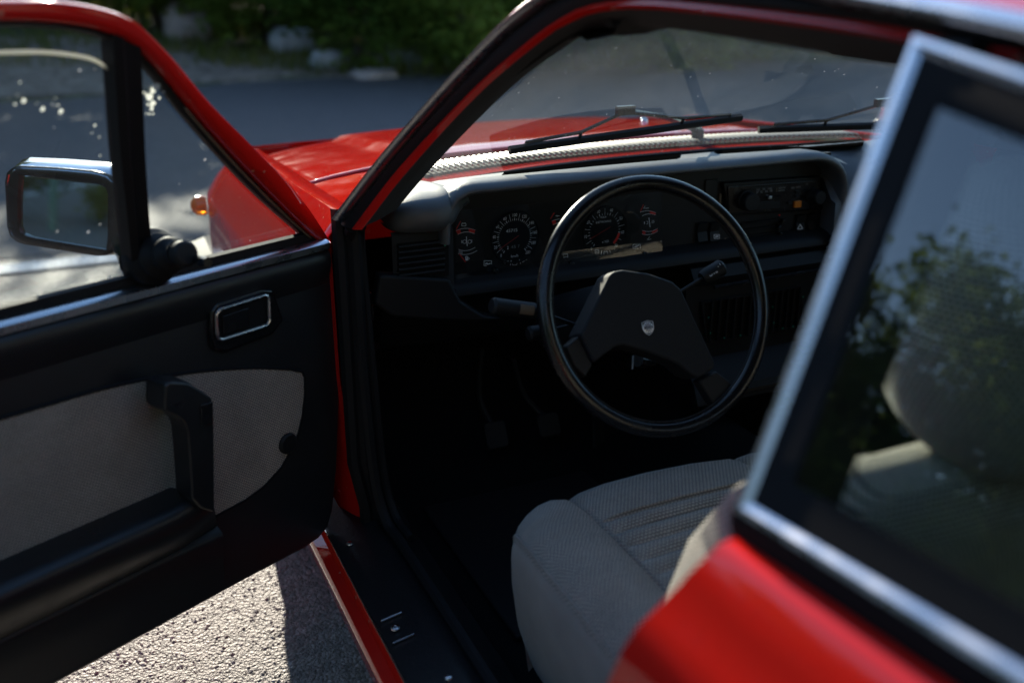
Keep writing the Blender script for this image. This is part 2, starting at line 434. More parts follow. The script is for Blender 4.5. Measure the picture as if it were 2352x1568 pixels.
def leaf_mat(name, c1, c2):
    m, nt, b, out = base_mat(name)
    nt.nodes.remove(b)
    oi = nd(nt, 'ShaderNodeObjectInfo'); tc = nd(nt, 'ShaderNodeTexCoord')
    n = nd(nt, 'ShaderNodeTexNoise'); n.inputs['Scale'].default_value = 1.7; n.inputs['Detail'].default_value = 4
    nt.links.new(tc.outputs['Object'], n.inputs['Vector'])
    r = nd(nt, 'ShaderNodeValToRGB'); r.color_ramp.elements[0].position = .32; r.color_ramp.elements[1].position = .68
    r.color_ramp.elements[0].color = (*c1, 1); r.color_ramp.elements[1].color = (*c2, 1)
    nt.links.new(n.outputs[0], r.inputs[0])
    d = nd(nt, 'ShaderNodeBsdfDiffuse'); t = nd(nt, 'ShaderNodeBsdfTranslucent')
    nt.links.new(r.outputs[0], d.inputs[0]); nt.links.new(r.outputs[0], t.inputs[0])
    mx = nd(nt, 'ShaderNodeMixShader'); mx.inputs[0].default_value = .55
    nt.links.new(d.outputs[0], mx.inputs[1]); nt.links.new(t.outputs[0], mx.inputs[2]); nt.links.new(mx.outputs[0], out.inputs[0])
    return m
M['leaf'] = leaf_mat('leaf_green', (.080, .125, .022), (.21, .27, .050))
M['leaf2'] = leaf_mat('leaf_dark', (.055, .098, .020), (.14, .20, .036))
M['leaf3'] = leaf_mat('leaf_olive', (.13, .15, .026), (.28, .28, .055))
M['grass'] = leaf_mat('grass_blade', (.08, .12, .022), (.24, .22, .07))

# ------------------------------------------------------------------ setting: ground, road, bank, plants, stones
def sheet(name, x0, x1, y0, y1, z, mat, label, nx=1, ny=1, parent=None, wob=0):
    g = G(); rows = []
    for j in range(ny+1):
        y = lerp(y0, y1, j/ny)
        rows.append([V((lerp(x0, x1, i/nx), y+(mnoise.noise(V((i*.37, j*9.1, 3)))*wob), z)) for i in range(nx+1)])
    o = add(name, g.loft(rows), mat, parent, flat=True, kind='structure', label=label)
    return o
sheet('ground', -90, 90, -90, 90, 0, M['lot'], 'coarse grey asphalt of the parking area around the red car')
sheet('road', -90, 90, 3.62, 9.9, .004, M['road'], 'smooth dark asphalt road crossing in front of the car', 60, 1)
sheet('road_marking', -60, 60, 3.36, 3.50, .008, M['paintline'], 'worn white edge line along the near side of the road', 120, 1)
def bank_h(x, y):
    d = y-9.35-.5*math.sin(x*.35+.6)-.25*math.sin(x*1.3)
    if d < 0: return .003+d*.4
    t = min(d/3.2, 1)
    h = .02+.10*t+.12*t*t
    if d > 3.2: h += (d-3.2)*.23 if d < 14 else 10.8*.23+(d-14)*.1
    a_ = min(max((-x-3.5)/5, 0), 1); b_ = min(max((d-2.5)/8, 0), 1)
    h += 4.6*a_*a_*(3-2*a_)*b_*b_*(3-2*b_)
    return h+mnoise.noise(V((x*.8, y*.8, 0)))*.07*t+mnoise.noise(V((x*3, y*3, 5)))*.02*t
g = G(); rows = []
ys = [9.0+i*.12 for i in range(60)]+[16.3+i*.6 for i in range(40)]
xs = [-45+i*1.0 for i in range(36)]+[-9.4+i*.2 for i in range(110)]+[13+i*1.2 for i in range(30)]
for y in ys: rows.append([V((x, y, bank_h(x, y))) for x in xs])
add('bank', g.loft(rows), [M['bank']], None, kind='structure', label='rough grassy bank rising beyond the far side of the road')
# hill added out of view to close sky gaps in the mirrored trees
g = G(); rows = []
for i in range(40):
    r = 30+i*1.3; row = []
    for j in range(90):
        a = math.radians(-112+j*.95); e = min(max((-27-math.degrees(a))/12, 0), 1)*min(max((math.degrees(a)+112)/10, 0), 1)
        t = min(max((r-32)/24, 0), 1); h = 13*t*t*(3-2*t)*e*e*(3-2*e)
        x, y = r*math.sin(a), r*math.cos(a)
        row.append(V((x, y, -.3+h+(mnoise.noise(V((x*.25, y*.25, 4)))*1.3+mnoise.noise(V((x*.9, y*.9, 4)))*.6)*min(h/3, 1))))
    rows.append(row)
add('hill', g.loft(rows), M['bank'], None, kind='structure', label='dark hill added out of view to close sky gaps in the mirrored trees')
def bank_hit(px, py):
    d = ray(px, py); t = 8
    while t < 40:
        p = CAM+d*t
        if p.z < bank_h(p.x, p.y): return p
        t += .03
    return CAM+d*14
# dirt shoulder
g = G(); rows = []
for j in range(12):
    y = 9.35+j*.32
    rows.append([V((x, y, bank_h(x, y)+.012)) for x in [-14+i*.25 for i in range(66)]])
add('dirt_shoulder', g.loft(rows), M['verge'], None, kind='structure', label='bare brown dirt strip between road and bushes')

def leaves(g, c, R, n, size, clumps, squash=.8, flatten=.5):
    cl = []
    for _ in range(clumps):
        while True:
            p = V((rnd.uniform(-1, 1), rnd.uniform(-1, 1), rnd.uniform(-1, 1)))
            if .25 < p.length < 1: break
        cl.append((V((p.x*R[0], p.y*R[1], p.z*R[2]))+V(c), rnd.uniform(.16, .34)*min(R)))
    for i in range(n):
        cc, cr = cl[i % clumps]
        p = cc+V((rnd.gauss(0, 1), rnd.gauss(0, 1), rnd.gauss(0, 1)*squash))*cr*.55
        if p.z < .02: p.z = rnd.uniform(.02, .2)
        a = V((rnd.gauss(0, 1), rnd.gauss(0, 1), rnd.gauss(0, flatten))).normalized()
        b = a.cross(V((rnd.gauss(0, 1), rnd.gauss(0, 1), rnd.gauss(0, 1)))).normalized()
        s = size*rnd.uniform(.6, 1.4)
        g.add([p-a*s, p+b*s*.45, p+a*s, p-b*s*.45], [(0, 1, 2, 3)])
def stems(g, n, h, spread, r0):
    for _ in range(n):
        a = rnd.uniform(0, 6.28); sp = spread*rnd.uniform(.3, 1)
        pts = [V((math.cos(a)*sp*.05, math.sin(a)*sp*.05, 0))]
        for k in range(1, 6):
            t = k/5
            pts.append(V((math.cos(a)*sp*t**1.3+rnd.uniform(-.05, .05), math.sin(a)*sp*t**1.3+rnd.uniform(-.05, .05), h*t*.85)))
        g.tube(pts, [r0*(1-.8*k/5) for k in range(6)], 5)
def bush_proto(mat, n, clumps, R):
    g = G(); leaves(g, (0, 0, R[2]*.95), R, n, .055, clumps)
    s = G(); stems(s, 7, R[2]*1.7, R[0]*.7, .02)
    return g, s
protos = []
for mk, n, cl, R in (('leaf', 5200, 60, (1.15, .9, 1.0)), ('leaf2', 5600, 70, (1.0, 1.0, 1.15)), ('leaf3', 4400, 55, (1.2, .8, .85))):
    g, s = bush_proto(M[mk], n, cl, R)
    fo = add('foliage', g, M[mk], None, flat=True); st = add('stem', s, M['bark'], None)
    protos.append((fo, st, CENT[fo.name].copy(), CENT[st.name].copy()))
used = set()
def plant(name, label, cat, group, k, loc, sc_, rz, pr):
    e = bpy.data.objects.new(name, None); sc.collection.objects.link(e)
    e.location = loc; e.scale = (sc_,)*3; e.rotation_euler = (0, 0, rz)
    e['label'] = label; e['category'] = cat; e['group'] = group
    fo, st, cf, cs = pr[k]
    for o, c in ((fo, cf), (st, cs)):
        if (id(pr), k, o.name) in used:
            q = o.copy(); sc.collection.objects.link(q)
        else:
            q = o; used.add((id(pr), k, o.name))
        q.parent = e; q.location = c
    return e
bushes = [
    (.35, 13.5, 1.3, 0, 'leafy bush behind the pinkish boulder beyond the road'),
    (1.55, 12.3, 1.25, 0, 'bright green bush between the pinkish boulder and the grey stones'),
    (2.2, 10.3, 1.0, 1, 'dark green bush at the bend of the bank just left of the windscreen pillar'),
    (3.25, 9.4, .98, 0, 'green bush overhanging the far road edge behind the windscreen pillar'),
    (4.6, 9.5, .95, 1, 'dark bush seen through the top left of the windscreen'),
    (5.9, 9.5, .95, 2, 'olive bush seen through the windscreen above the left wiper bracket'),
    (7.3, 9.7, .95, 1, 'dark bush seen through the windscreen under the sun visor'),
    (10.3, 10.4, .9, 0, 'green bush at the far right beyond the windscreen'),
    (-1.1, 14.6, .85, 2, 'olive bush above the dry verge seen over the open door frame'),
    (-3.0, 14.2, .9, 1, 'dark bush beyond the road hidden behind the door frame'),
    (-5.2, 13.9, .9, 0, 'green bush beyond the road left of the open door'),
    (.9, 15.2, 1.3, 1, 'tall dark bush on the bank behind the pinkish boulder'),
    (2.6, 14.0, 1.35, 1, 'tall dark bush high on the bank at the top edge of the picture'),
    (4.2, 12.5, 1.25, 2, 'olive bush high on the bank behind the windscreen pillar'),
    (6.8, 13.0, 1.1, 0, 'tall green bush on the bank behind the windscreen'),
    (-6.6, 15.6, 1.55, 1, 'big dark shrub on the bank far left of the car'),
    (-4.4, 15.9, 1.75, 0, 'big green shrub on the bank left of the open door'),
    (-2.3, 15.4, 1.55, 1, 'big dark shrub on the bank above the open door frame'),
    (-.4, 15.7, 1.95, 2, 'big olive shrub on the bank above the pinkish boulder'),
    (1.5, 16.2, .95, 1, 'big dark shrub at the top of the bank behind the grey stones'),
    (3.5, 15.6, 1.15, 0, 'big green shrub at the top of the bank behind the windscreen pillar'),
    (5.8, 15.4, 1.3, 1, 'big dark shrub at the top of the bank behind the windscreen'),
    (8.2, 15.2, 1.75, 0, 'big green shrub at the top of the bank behind the wipers'),
    (10.6, 14.8, 1.6, 1, 'big dark shrub on the bank beyond the far side of the windscreen'),
    (-3.4, 17.2, 1.55, 1, 'rearmost dark shrub on the bank left of the door frame'),
    (-1.3, 17.4, 1.75, 0, 'rearmost green shrub on the bank above the door frame'),
    (.6, 17.3, 1.0, 1, 'rearmost dark shrub on the bank above the boulders'),
    (2.5, 17.4, 1.15, 0, 'rearmost green shrub on the bank above the grey stones'),
    (4.6, 17.0, 1.2, 1, 'rearmost dark shrub on the bank behind the windscreen'),
]
for i, (x, y, s_, k, lb) in enumerate(bushes):
    plant('bush', lb, 'bush', 'bushes on the bank beyond the road', k, (x, y, bank_h(x, y)-.03), s_, i*1.37, protos)

def boulder(name, px, py, w, h, mat, seed, label, sink=.15):
    p = bank_hit(px, py); g = G(); rows = []
    for i in range(13):
        a = math.pi*i/12; row = []
        for j in range(20):
            b = 2*math.pi*j/20
            n = V((math.sin(a)*math.cos(b), math.sin(a)*math.sin(b), math.cos(a)))
            e = [math.copysign(abs(c)**.75, c) for c in n]
            r = 1+.22*mnoise.noise(n*1.6+V((seed, 0, 0)))+.08*mnoise.noise(n*4+V((seed, 3, 0)))
            row.append(p+V((e[0]*w/2*r, e[1]*w*.42*r, e[2]*h/2*r+h/2-h*sink)))
        rows.append(row)
    return add(name, g.loft(rows, closed_u=True), mat, None, sharp=50, label=label, category='boulder', group='stones on the bank')
boulder('boulder', 432, 92, .62, .58, M['stone_pink'], 1.3, 'large pinkish boulder on the grassy bank left of the bushes')
boulder('boulder', 672, 122, .56, .36, M['stone_grey'], 4.7, 'pale grey stone at the foot of the bush right of the pinkish boulder')
boulder('boulder', 752, 156, .42, .26, M['stone_grey'], 8.1, 'small flat stone lower right of the pale grey stone', .25)
boulder('boulder', 862, 182, .55, .16, M['stone_pink'], 6.6, 'low flat brownish stone under the bush by the road edge', .3)

# grass on the bank
g = G()
for i in range(16000):
    x = rnd.uniform(-6, 8); y = rnd.uniform(11.2, 16)+rnd.gauss(0, .2)
    if x > .6: y = rnd.uniform(9.6+.9*max(0, 2.3-x), 14)
    if mnoise.noise(V((x*.9, y*.9, 2))) < -.2: continue
    z = bank_h(x, y); a = rnd.uniform(0, 6.28); h = rnd.uniform(.06, .22)
    d = V((math.cos(a), math.sin(a), 0)); t = V((rnd.uniform(-.06, .06), rnd.uniform(-.06, .06), h))
    b = V((x, y, z))
    g.add([b-d*.012, b+d*.012, b+t], [(0, 1, 2)])
add('grass', g, M['grass'], None, flat=True, kind='stuff', label='tufts of grass on the bank beyond the road', category='grass')

# trees that the quarter window reflects
def tree_proto(mat, h, R, n, cl):
    g = G(); leaves(g, (0, 0, h*.60), R, n, .105, cl)
    s = G(); s.tube([V((0, 0, 0)), V((.1, 0, h*.25)), V((.0, .1, h*.5)), V((.1, .05, h*.85))], [.22, .17, .12, .03], 8)
    for k in range(9):
        a = k*2.4; z = h*(.28+.05*k)
        s.tube([V((0, 0, z)), V((math.cos(a)*R[0]*.4, math.sin(a)*R[0]*.4, z+h*.08)), V((math.cos(a)*R[0]*.8, math.sin(a)*R[0]*.8, z+h*.2))], [.07, .045, .012], 6)
    fo = add('crown', g, mat, None, flat=True); st = add('trunk', s, M['bark'], None)
    return (fo, st, CENT[fo.name].copy(), CENT[st.name].copy())
tprotos = [tree_proto(M['leaf2'], 7.5, (2.6, 2.6, 3.3), 21000, 110), tree_proto(M['leaf3'], 6.0, (2.2, 2.2, 2.4), 17000, 95)]
for i, (x, y, s_, k, lb) in enumerate([
        (-12.5, 12.5, .88, 0, 'dark tree standing left of the road mirrored in the rear side window'),
        (-9.0, 14.5, .75, 1, 'olive tree mirrored low in the rear side window beside the window pillar'),
        (-15.5, 10.0, 1.1, 0, 'tall dark tree left of the road mirrored behind the headrest'),
        (-20.0, 6.5, .9, 1, 'broad olive tree beside the parking area left of the car'),
        (-19.0, 1.0, .8, 0, 'dark tree beside the green posts left of the car'),
        (-19.5, -4.0, .8, 1, 'olive tree at the left end of the parking area'),
        (-6.0, 17.5, .8, 0, 'dark tree on the bank left of the open door')]):
    plant('tree', lb, 'tree', 'trees mirrored in the car glass', k, (x, y, bank_h(x, y)-.05 if y > 10 else 0), s_, i*2.1, tprotos)
for i, (x, y, s_, k, lb) in enumerate([(-9.5, 11.8, 1.9, 1, 'big dark shrub under the trees mirrored in the rear side window'), (-12.0, 10.2, 1.9, 0, 'big green shrub under the dark trees mirrored beside the headrest'),
        (-13.6, 8.0, 1.9, 1, 'big dark shrub left of the road mirrored behind the headrest'), (-7.2, 13.6, 1.8, 2, 'big olive shrub on the bank mirrored by the window pillar'), (-14.5, 5.8, 1.8, 0, 'big green shrub at the left edge of the parking area'),
        (-8.6, 10.6, 1.7, 0, 'nearest big shrub across the road, mirrored by the window pillar'), (-10.9, 10.4, 2.0, 1, 'dense dark shrub across the road mirrored low in the rear side window'), (-15.6, 10.6, 2.2, 1, 'dense dark shrub far along the road mirrored behind the headrest'),
        (-18.6, 9.9, 2.4, 0, 'farthest big green shrub along the road mirrored at the right of the headrest'), (-16.8, 8.2, 2.2, 1, 'farthest dark shrub beside the road left of the car')]):
    plant('bush', lb, 'bush', 'shrubs mirrored in the rear side window', k, (x, y, bank_h(x, y)-.05 if y > 9.5 else 0), s_, i*1.1, protos)
for i, (x, y, s_, k, lb) in enumerate([(-6.5, -9.0, .95, 0, 'unseen dark tree added left of the car tail to hold back sky light'), (-3.2, -10.5, 1.0, 1, 'unseen olive tree added behind the parking area to hold back sky light'), (.2, -11, 1.0, 0, 'unseen dark tree added straight behind the car to hold back sky light'),
        (3.6, -10, .95, 1, 'unseen olive tree added behind the car to the right to hold back sky light'), (-9.2, -5.2, .95, 1, 'unseen olive tree added behind the left end of the parking area to hold back sky light')]):
    plant('tree', lb, 'tree', 'unseen trees added behind the parking area to hold back sky light', k, (x, y, -.05), s_, i*1.7, tprotos)  # unseen trees, added to dim the sky light on the door's inner side
for i, (x, y) in enumerate([(-7.8, -7.6), (-5.0, -8.6), (-2.4, -9.0), (.4, -9.4), (3.0, -9.0), (-9.8, -5.0)]):
    plant('bush', ['first', 'second', 'third', 'fourth', 'fifth', 'sixth'][i]+' unseen shrub added behind the car to hold back sky light', 'bush', 'unseen shrubs added behind the parking area to hold back sky light', i % 3, (x, y, -.05), 1.7, i*2.3, protos)  # unseen shrubs, added below those trees to dim the light from behind
# low growth and green posts left of the car, seen in the door mirror
for i, (x, y, s_, k) in enumerate([(-12.8, -2.2, .8, 2), (-12.6, -.4, .75, 0), (-13.2, 1.2, .8, 2), (-12.8, 3.0, .8, 1), (-12.5, 4.9, .75, 2), (-12.9, -4.4, .8, 0), (-13.5, 6.8, .8, 1)]):
    plant('bush', ['first', 'second', 'third', 'fourth', 'fifth', 'sixth', 'seventh'][i]+' low bush behind the green posts, seen only in the door mirror', 'bush', 'bushes behind the green posts', k, (x, y, -.02), s_, i*1.9, protos)
for i in range(7):
    g = G(); g.tube([V((-11.3, -3.2+i*1.3, 0)), V((-11.3+.02*(i % 3), -3.2+i*1.3, 1.1))], .045, 10)
    add('post', g, M['post'], None, label=['first', 'second', 'third', 'fourth', 'fifth', 'sixth', 'seventh'][i]+' thin green metal post from the back of the parking area', category='post', group='green posts along the parking area')

# coarse stones in the asphalt by the sill
g = G()
for i in range(12000):
    x = rnd.uniform(-2.0, -.6); y = rnd.uniform(-.1, 1.5); r = .0018+.0040*rnd.random()**3
    c = V((x, y, r*.12))
    o = [c+V((rnd.uniform(.6, 1.2)*r*math.cos(a), rnd.uniform(.6, 1.2)*r*math.sin(a), rnd.uniform(-.2, .2)*r)) for a in (0, 1.25, 2.5, 3.77, 5.0)]
    t = c+V((rnd.uniform(-.2, .2)*r, rnd.uniform(-.2, .2)*r, r*rnd.uniform(.25, .5)))
    g.add(o+[t], [(k, (k+1) % 5, 5) for k in range(5)])
add('gravel', g, M['gravel'], None, sharp=20, kind='stuff', label='stone chips set in the coarse asphalt by the car', category='gravel')

# ================================================================== THE CAR
car = empty('red_coupe', (0, -.35, 0), 'red two-door coupe parked on coarse asphalt with its driver door wide open', 'car')
TL = .4833
def TPx(z, off=0): return -.735+off+(z-.9)*TL
TN = V((1, 0, -TL))
def tp(px, py, off=0):      # a point on the leaning side of the cabin
    return on(px, py, (-.735+off, 0, .9), TN)
def mir(pts): return [V((-p[0], p[1], p[2])) for p in pts]

# ---- windscreen surface
def ws_yb(x): return .566-.26*x*x-.28*x**4
def ws_yt(x): return -.045-.14*x*x
def ws(u, v, off=0):
    x = lerp(.665, .545, v)*u
    y = lerp(ws_yb(x), ws_yt(x), v); z = lerp(.870, 1.205-.03*u*u, v)+.012*math.sin(math.pi*v)
    return V((x, y+off*.45, z+off*.88))
def ws_hit(px, py, off=0):
    d = ray(px, py); lo, hi = .4, 4
    for _ in range(50):
        t = (lo+hi)/2; p = CAM+d*t-V((0, off*.45, off*.88))
        x = max(min(p.x, .67), -.67); v = (p.z-.870)/(.335-.03*(x/.6)**2)
        if p.y < lerp(ws_yb(x), ws_yt(x), v)+.018*max(0, v*(1-v))*2: lo = t
        else: hi = t
    return CAM+d*lo
g = G()
g.loft([[ws(-1+2*i/24, j/10) for i in range(25)] for j in range(11)])
add('windscreen', g, M['screen'], car)
g = G()
g.tube([ws(-1+2*i/24, 0, .0)+V((0, .002, -.002)) for i in range(25)], .0055, 6)
g.tube([ws(-1, j/10, 0) for j in range(11)], .010, 6)
g.tube([ws(1, j/10, 0) for j in range(11)], .010, 6)
add('windscreen_seal', g, M['rubber'], car)

# ---- bonnet, wings, cowl
def bon_z(x, y):
    t = (y-.74)/.9
    z = .868-.090*max(t, 0)**1.1-.05*max(0, (y-1.52)/.14)**2
    z -= .018*(x/.7)**2+.020*(abs(x)/.7)**6
    k = min(max((.47-abs(x))/.04, 0), 1); k = k*k*(3-2*k)
    return z+.012*k*min(max((y-.76)/.1, 0), 1)
def shut_x(y): return lerp(.705, .655, (y-.3)/1.3)
g = G(); rows = []
for j in range(31):
    y = lerp(.775, 1.66, j/30)
    rows.append([V((u*(shut_x(y)-.004), y-.06*abs(u)**3*(y > 1.2)*((y-1.2)/.46), bon_z(u*.7, y))) for u in [-1+2*i/48 for i in range(49)]])
add('bonnet', g.loft(rows), M['red_dusty'], car, sharp=180, solid=-.004)
for x in (.31, -.31):  # chrome beads added to give the bonnet a sun glint
    g = G(); g.lathe((x, 1.12, bon_z(x, 1.12)-.002), (0, -.1, 1), [(.011, 0), (.010, .006), (.006, .010), (.002, .0115)], 14)
    add('glint_bead', g, M['chrome'], car, sharp=180)
def wing(sg):
    g = G(); rows = []
    for j in range(37):
        y = lerp(.345, 1.60, j/36); t = (y-.305)/1.295
        e = max(0, (y-1.34)/.26)
        arch = max(0, .33**2-(y-.98)**2)**.5
        prof = [(shut_x(y), lerp(.872, .784, t)-.05*max(0, e)**2), (lerp(.728, .69, t), lerp(.868, .776, t)-.045*e*e),
                (lerp(.756, .735, t), lerp(.835, .752, t)-.02*e*e), (lerp(.780, .768, t), lerp(.780, .716, t)), (lerp(.803, .792, t), lerp(.712, .684, t)), (lerp(.812, .798, t), lerp(.698, .672, t)),
                (lerp(.822, .806, t), .62), (lerp(.822, .806, t), .50), (.815, .40), (.80, .30)]
        row = []
        for k, (x, z) in enumerate(prof):
            if k >= 6: z = max(z, .30+arch)
            row.append(V((sg*(x-.05*e**2.2-.03*e*(k > 5)), y-.0, z)))
        rows.append(row)
    # nose turn-in
    for q in (.35, .7, 1.0):
        rows.append([p+V((-sg*.05*q*q*2, .06*q, -.012*q*q)) for p in rows[36]])
    return g.loft(rows)
wl = add('front_wing', wing(-1), M['red_dusty'], car, sharp=28, solid=.003)
wr = add('front_wing', wing(1), M['red_dusty'], car, sharp=28, solid=.003)
for w_, sg in ((wl, -1), (wr, 1)):
    g = G(); c = V((sg*.806, 1.385, .645)); 
    if sg < 0:
        c = onX(463, 472, -.812)
    g.lathe(c, (sg, .1, 0), [(.024, -.012), (.026, .0), (.024, .014), (.014, .024), (.004, .027)], 16)
    add('side_repeater', g, M['amber'], w_)
# nose, bumper, lamps (in front, below the view)
g = G()
g.loft([[V((x, 1.66-.05*abs(x/.7)**3+dy, z)) for x in [-.70+.1*i for i in range(15)]] for dy, z in ((-.01, .765), (.03, .74), (.045, .68), (.04, .55), (.0, .34))])
nose = add('nose_panel', g, M['red'], car)
for x in (-.56, -.38, .38, .56):
    g = G(); g.lathe((x, 1.665, .645), (0, 1, 0), [(.085, 0), (.088, .02), (.08, .035), (.02, .045)], 20)
    add('headlamp', g, M['lens'], nose)
g = G(); g.tube([V((-.80, 1.35, .47)), V((-.79, 1.62, .47)), V((-.6, 1.76, .47)), V((0, 1.80, .47)), V((.6, 1.76, .47)), V((.79, 1.62, .47)), V((.80, 1.35, .47))], .055, 8)
add('front_bumper', g, M['rubber'], car)
# cowl panel and louvre grille
g = G()
rows = []
for k in range(5):
    t = k/4
    rows.append([V((u*.70, lerp(ws_yb(u*.66)+.012, .765, t), lerp(.868, bon_z(u*.7, .775)-.004, t)-.003*math.sin(math.pi*t))) for u in [-1+2*i/24 for i in range(25)]])
cowl = add('cowl_panel', g.loft(rows), M['red'], car, sharp=180)
def cowl_y(x, t): return lerp(ws_yb(x)+.012, .765, t)
gx0, gx1 = -.50, .56
g = G()
g.loft([[V((x, cowl_y(x, t), .8685-.001*math.sin(math.pi*t)-.018*(x/.7)**2*t)) for x in [lerp(gx0, gx1, i/20) for i in range(21)]] for t in (.36, .72)])
grille = add('cowl_grille', g, M['matte'], car)
sl_me = None
for i in range(84):
    x = lerp(gx0+.006, gx1-.006, i/83); g = G()
    a = V((x, cowl_y(x, .37), .872-.018*(x/.7)**2*.3)); b = V((x, cowl_y(x, .71), .872-.018*(x/.7)**2*.8))
    g.tube([a, a.lerp(b, .1)+V((0, 0, .003)), a.lerp(b, .9)+V((0, 0, .003)), b], .0026, 6)
    if sl_me is None:
        o = add('louvre', g, M['slat'], grille); sl_me = o; c0 = CENT[o.name].copy()
    else:
        o = sl_me.copy(); sc.collection.objects.link(o); o.parent = grille
        o.location = (a+b)/2+V((0, 0, .0015))-CENT[grille.name]
# wipers
def wiper(p0, p1, bow, pivot):
    a = ws_hit(*p0, off=.006); b = ws_hit(*p1, off=.006)
    n = 9; pts = []
    for i in range(n):
        t = i/(n-1); p = a.lerp(b, t)
        pts.append(p)
    g = G(); g.tube(pts, .0075, 6)
    w_ = add('wiper', g, M['rubber'], car)
    g = G(); 
    k = [a.lerp(b, t) for t in (.06, .28, .5, .72, .94)]
    up = V((0, -.45, .88)); c = ws_hit(*bow, off=.03)
    g.tube([k[0], k[0]+up*.012, k[1]+up*.018, c], .0032, 6)
    g.tube([k[4], k[4]+up*.012, k[3]+up*.018, c], .0032, 6)
    g.tube([k[1], k[1]+up*.018], .003, 6); g.tube([k[3], k[3]+up*.018], .003, 6)
    add('yoke', g, M['gloss'], w_)
    g = G(); pv = ws_hit(*pivot, off=.014); pv = V((pv.x, cowl_y(pv.x, .5), .882))
    g.tube([c+up*.004, c.lerp(pv, .5)+up*.018, pv+V((0, 0, .012))], [.0045, .006, .009], 8)
    g.box(c+up*.004, (.036, .012, .016))
    g.lathe(pv, (0, 0, 1), [(.014, -.012), (.014, .012), (.008, .018)], 14)
    add('wiper_arm', g, M['gloss'], w_)
wiper((1170, 345), (1702, 270), (1435, 258), (1690, 312))
wiper((1742, 298), (2266, 281), (2025, 240), (2180, 300))

# ---- side of the body behind the door (both sides)
def quarter(sg):
    g = G(); rows = []
    for j in range(24):
        y0 = lerp(-.69, -2.25, j/23); t = j/23
        nar = .012*(t*6 if t < .16 else 1)+.05*t*t+.10*max(0, t-.55)
        rise = .02*min(t*4, 1)
        arch = max(0, .34**2-(y0+1.37)**2)**.5
        prof = [(.735, 0.8760+rise), (.744, 0.8785+rise), (.7535, 0.8760+rise), (.7575, 0.8710+rise), (.774, .8505+rise*.9), (.7765, .8445+rise*.9), (.793, .8215+rise*.7), (.803, .8085+rise*.5), (.809, .790+rise*.4), (.815, .74+rise*.3), (.824, .66), (.826, .58), (.818, .45), (.80, .31), (.75, .22)]
        row = []
        for k, (x, z) in enumerate(prof):
            if k >= 11: z = max(z, .3+arch)
            yy = y0
            if j == 0 or j == 1: yy = y0-.024+(.9-z)*.31
            else: yy = y0-.024+(.9-z)*.31*max(0, 1-t*5)
            row.append(V((sg*(x-nar), yy, z)))
        rows.append(row)
    jam = [p+V((-sg*.002, .0015, 0)) for p in rows[0]]
    jam2 = [V((p.x-sg*.05, p.y+.0, p.z)) for p in rows[0]]
    return g.loft([jam2]+rows)
ql = add('rear_quarter_panel', quarter(-1), M['red'], car, sharp=40)
add('rear_quarter_panel', quarter(1), M['red'], car, sharp=40)

# ---- rear side window (left): plane through three corners
QA = V((-.736, -.705, .90)); d_ = ray(1705, 1165); QA = CAM+d_*((.90-CAM.z)/d_.z)
d_ = ray(2352, 1560); QC = CAM+d_*((.915-CAM.z)/d_.z)
d_ = ray(2110, 90); QB = CAM+d_*.645
QN = (QB-QA).cross(QC-QA).normalized()
if QN.x > 0: QN = -QN            # outwards
def q(px, py, off=0): return on(px, py, QA+QN*off, QN)
dirC = (QC-QA).normalized(); dB = (QB-QA)
qt0 = q(2112, 92); qt1 = q(2352, 172); dirT = (qt1-qt0).normalized()
qb0 = q(1703, 1172); qb1 = q(2352, 1572)
rear_b = qb0+dirC*.62; rear_t = qt0+dirT*.40
outl = [qb0, qt0, rear_t, rear_b]
cen = (qb0+qt0+rear_t+rear_b)/4
def inset(poly, d):
    """move every edge of a planar polygon inwards by d"""
    n = len(poly); out = []
    nn = QN
    for i in range(n):
        a, b, c = poly[i-1], poly[i], poly[(i+1) % n]
        e1 = (b-a).normalized(); e2 = (c-b).normalized()
        n1 = nn.cross(e1); n2 = nn.cross(e2)
        if n1.dot(cen-b) < 0: n1 = -n1
        if n2.dot(cen-b) < 0: n2 = -n2
        bis = (n1+n2); k = d*2/bis.length_squared
        out.append(b+bis*k)
    return out
def ring(g, poly, d0, d1, h0, h1):
    A = inset(poly, d0); B = inset(poly, d1)
    rows = [[p+QN*-.006 for p in A], [p+QN*h1 for p in A], [p+QN*h1 for p in inset(poly, d0*.55+d1*.45)], [p+QN*h0 for p in B], [p+QN*-.006 for p in B]]
    # densify edges so the bright-metal section keeps its shape
    return g.loft(rows, closed_u=True)
qw = add('rear_side_window', G().loft([[V(p) for p in (inset(outl, .02)[0], inset(outl, .02)[3])], [V(p) for p in (inset(outl, .02)[1], inset(outl, .02)[2])]]), M['quarterglass'], car)
add('chrome_frame', ring(G(), outl, -.001, .0088, .0025, .0055), M['alu'], qw, sharp=20)
add('window_seal', ring(G(), outl, .0088, .034, .001, .003), M['sealdull'], qw, sharp=50)
g = G(); e0 = outl[0]-QN*.002; e1 = outl[3]-QN*.002; dn = V((0, 0, -1))
g.loft([[e+QN*a+dn*b for e in (e0+(e0-e1).normalized()*.006, e1)] for a, b in ((.006, -.001), (.007, .012), (.003, .026), (-.006, .040))]); add('outer_seal', g, M['sealdull'], qw, sharp=60)
# the same window on the far side
fw = add('rear_side_window', G().loft([mir([inset(outl, .02)[0], inset(outl, .02)[3]]), mir([inset(outl, .02)[1], inset(outl, .02)[2]])]), M['quarterglass'], car)
g = ring(G(), outl, -.001, .0135, .004, .009); g.v = [(-a, b, c) for a, b, c in g.v]; add('chrome_frame', g, M['alu'], fw, sharp=50)
g = ring(G(), outl, .0135, .034, .001, .004); g.v = [(-a, b, c) for a, b, c in g.v]; add('window_seal', g, M['rubber'], fw, sharp=50)
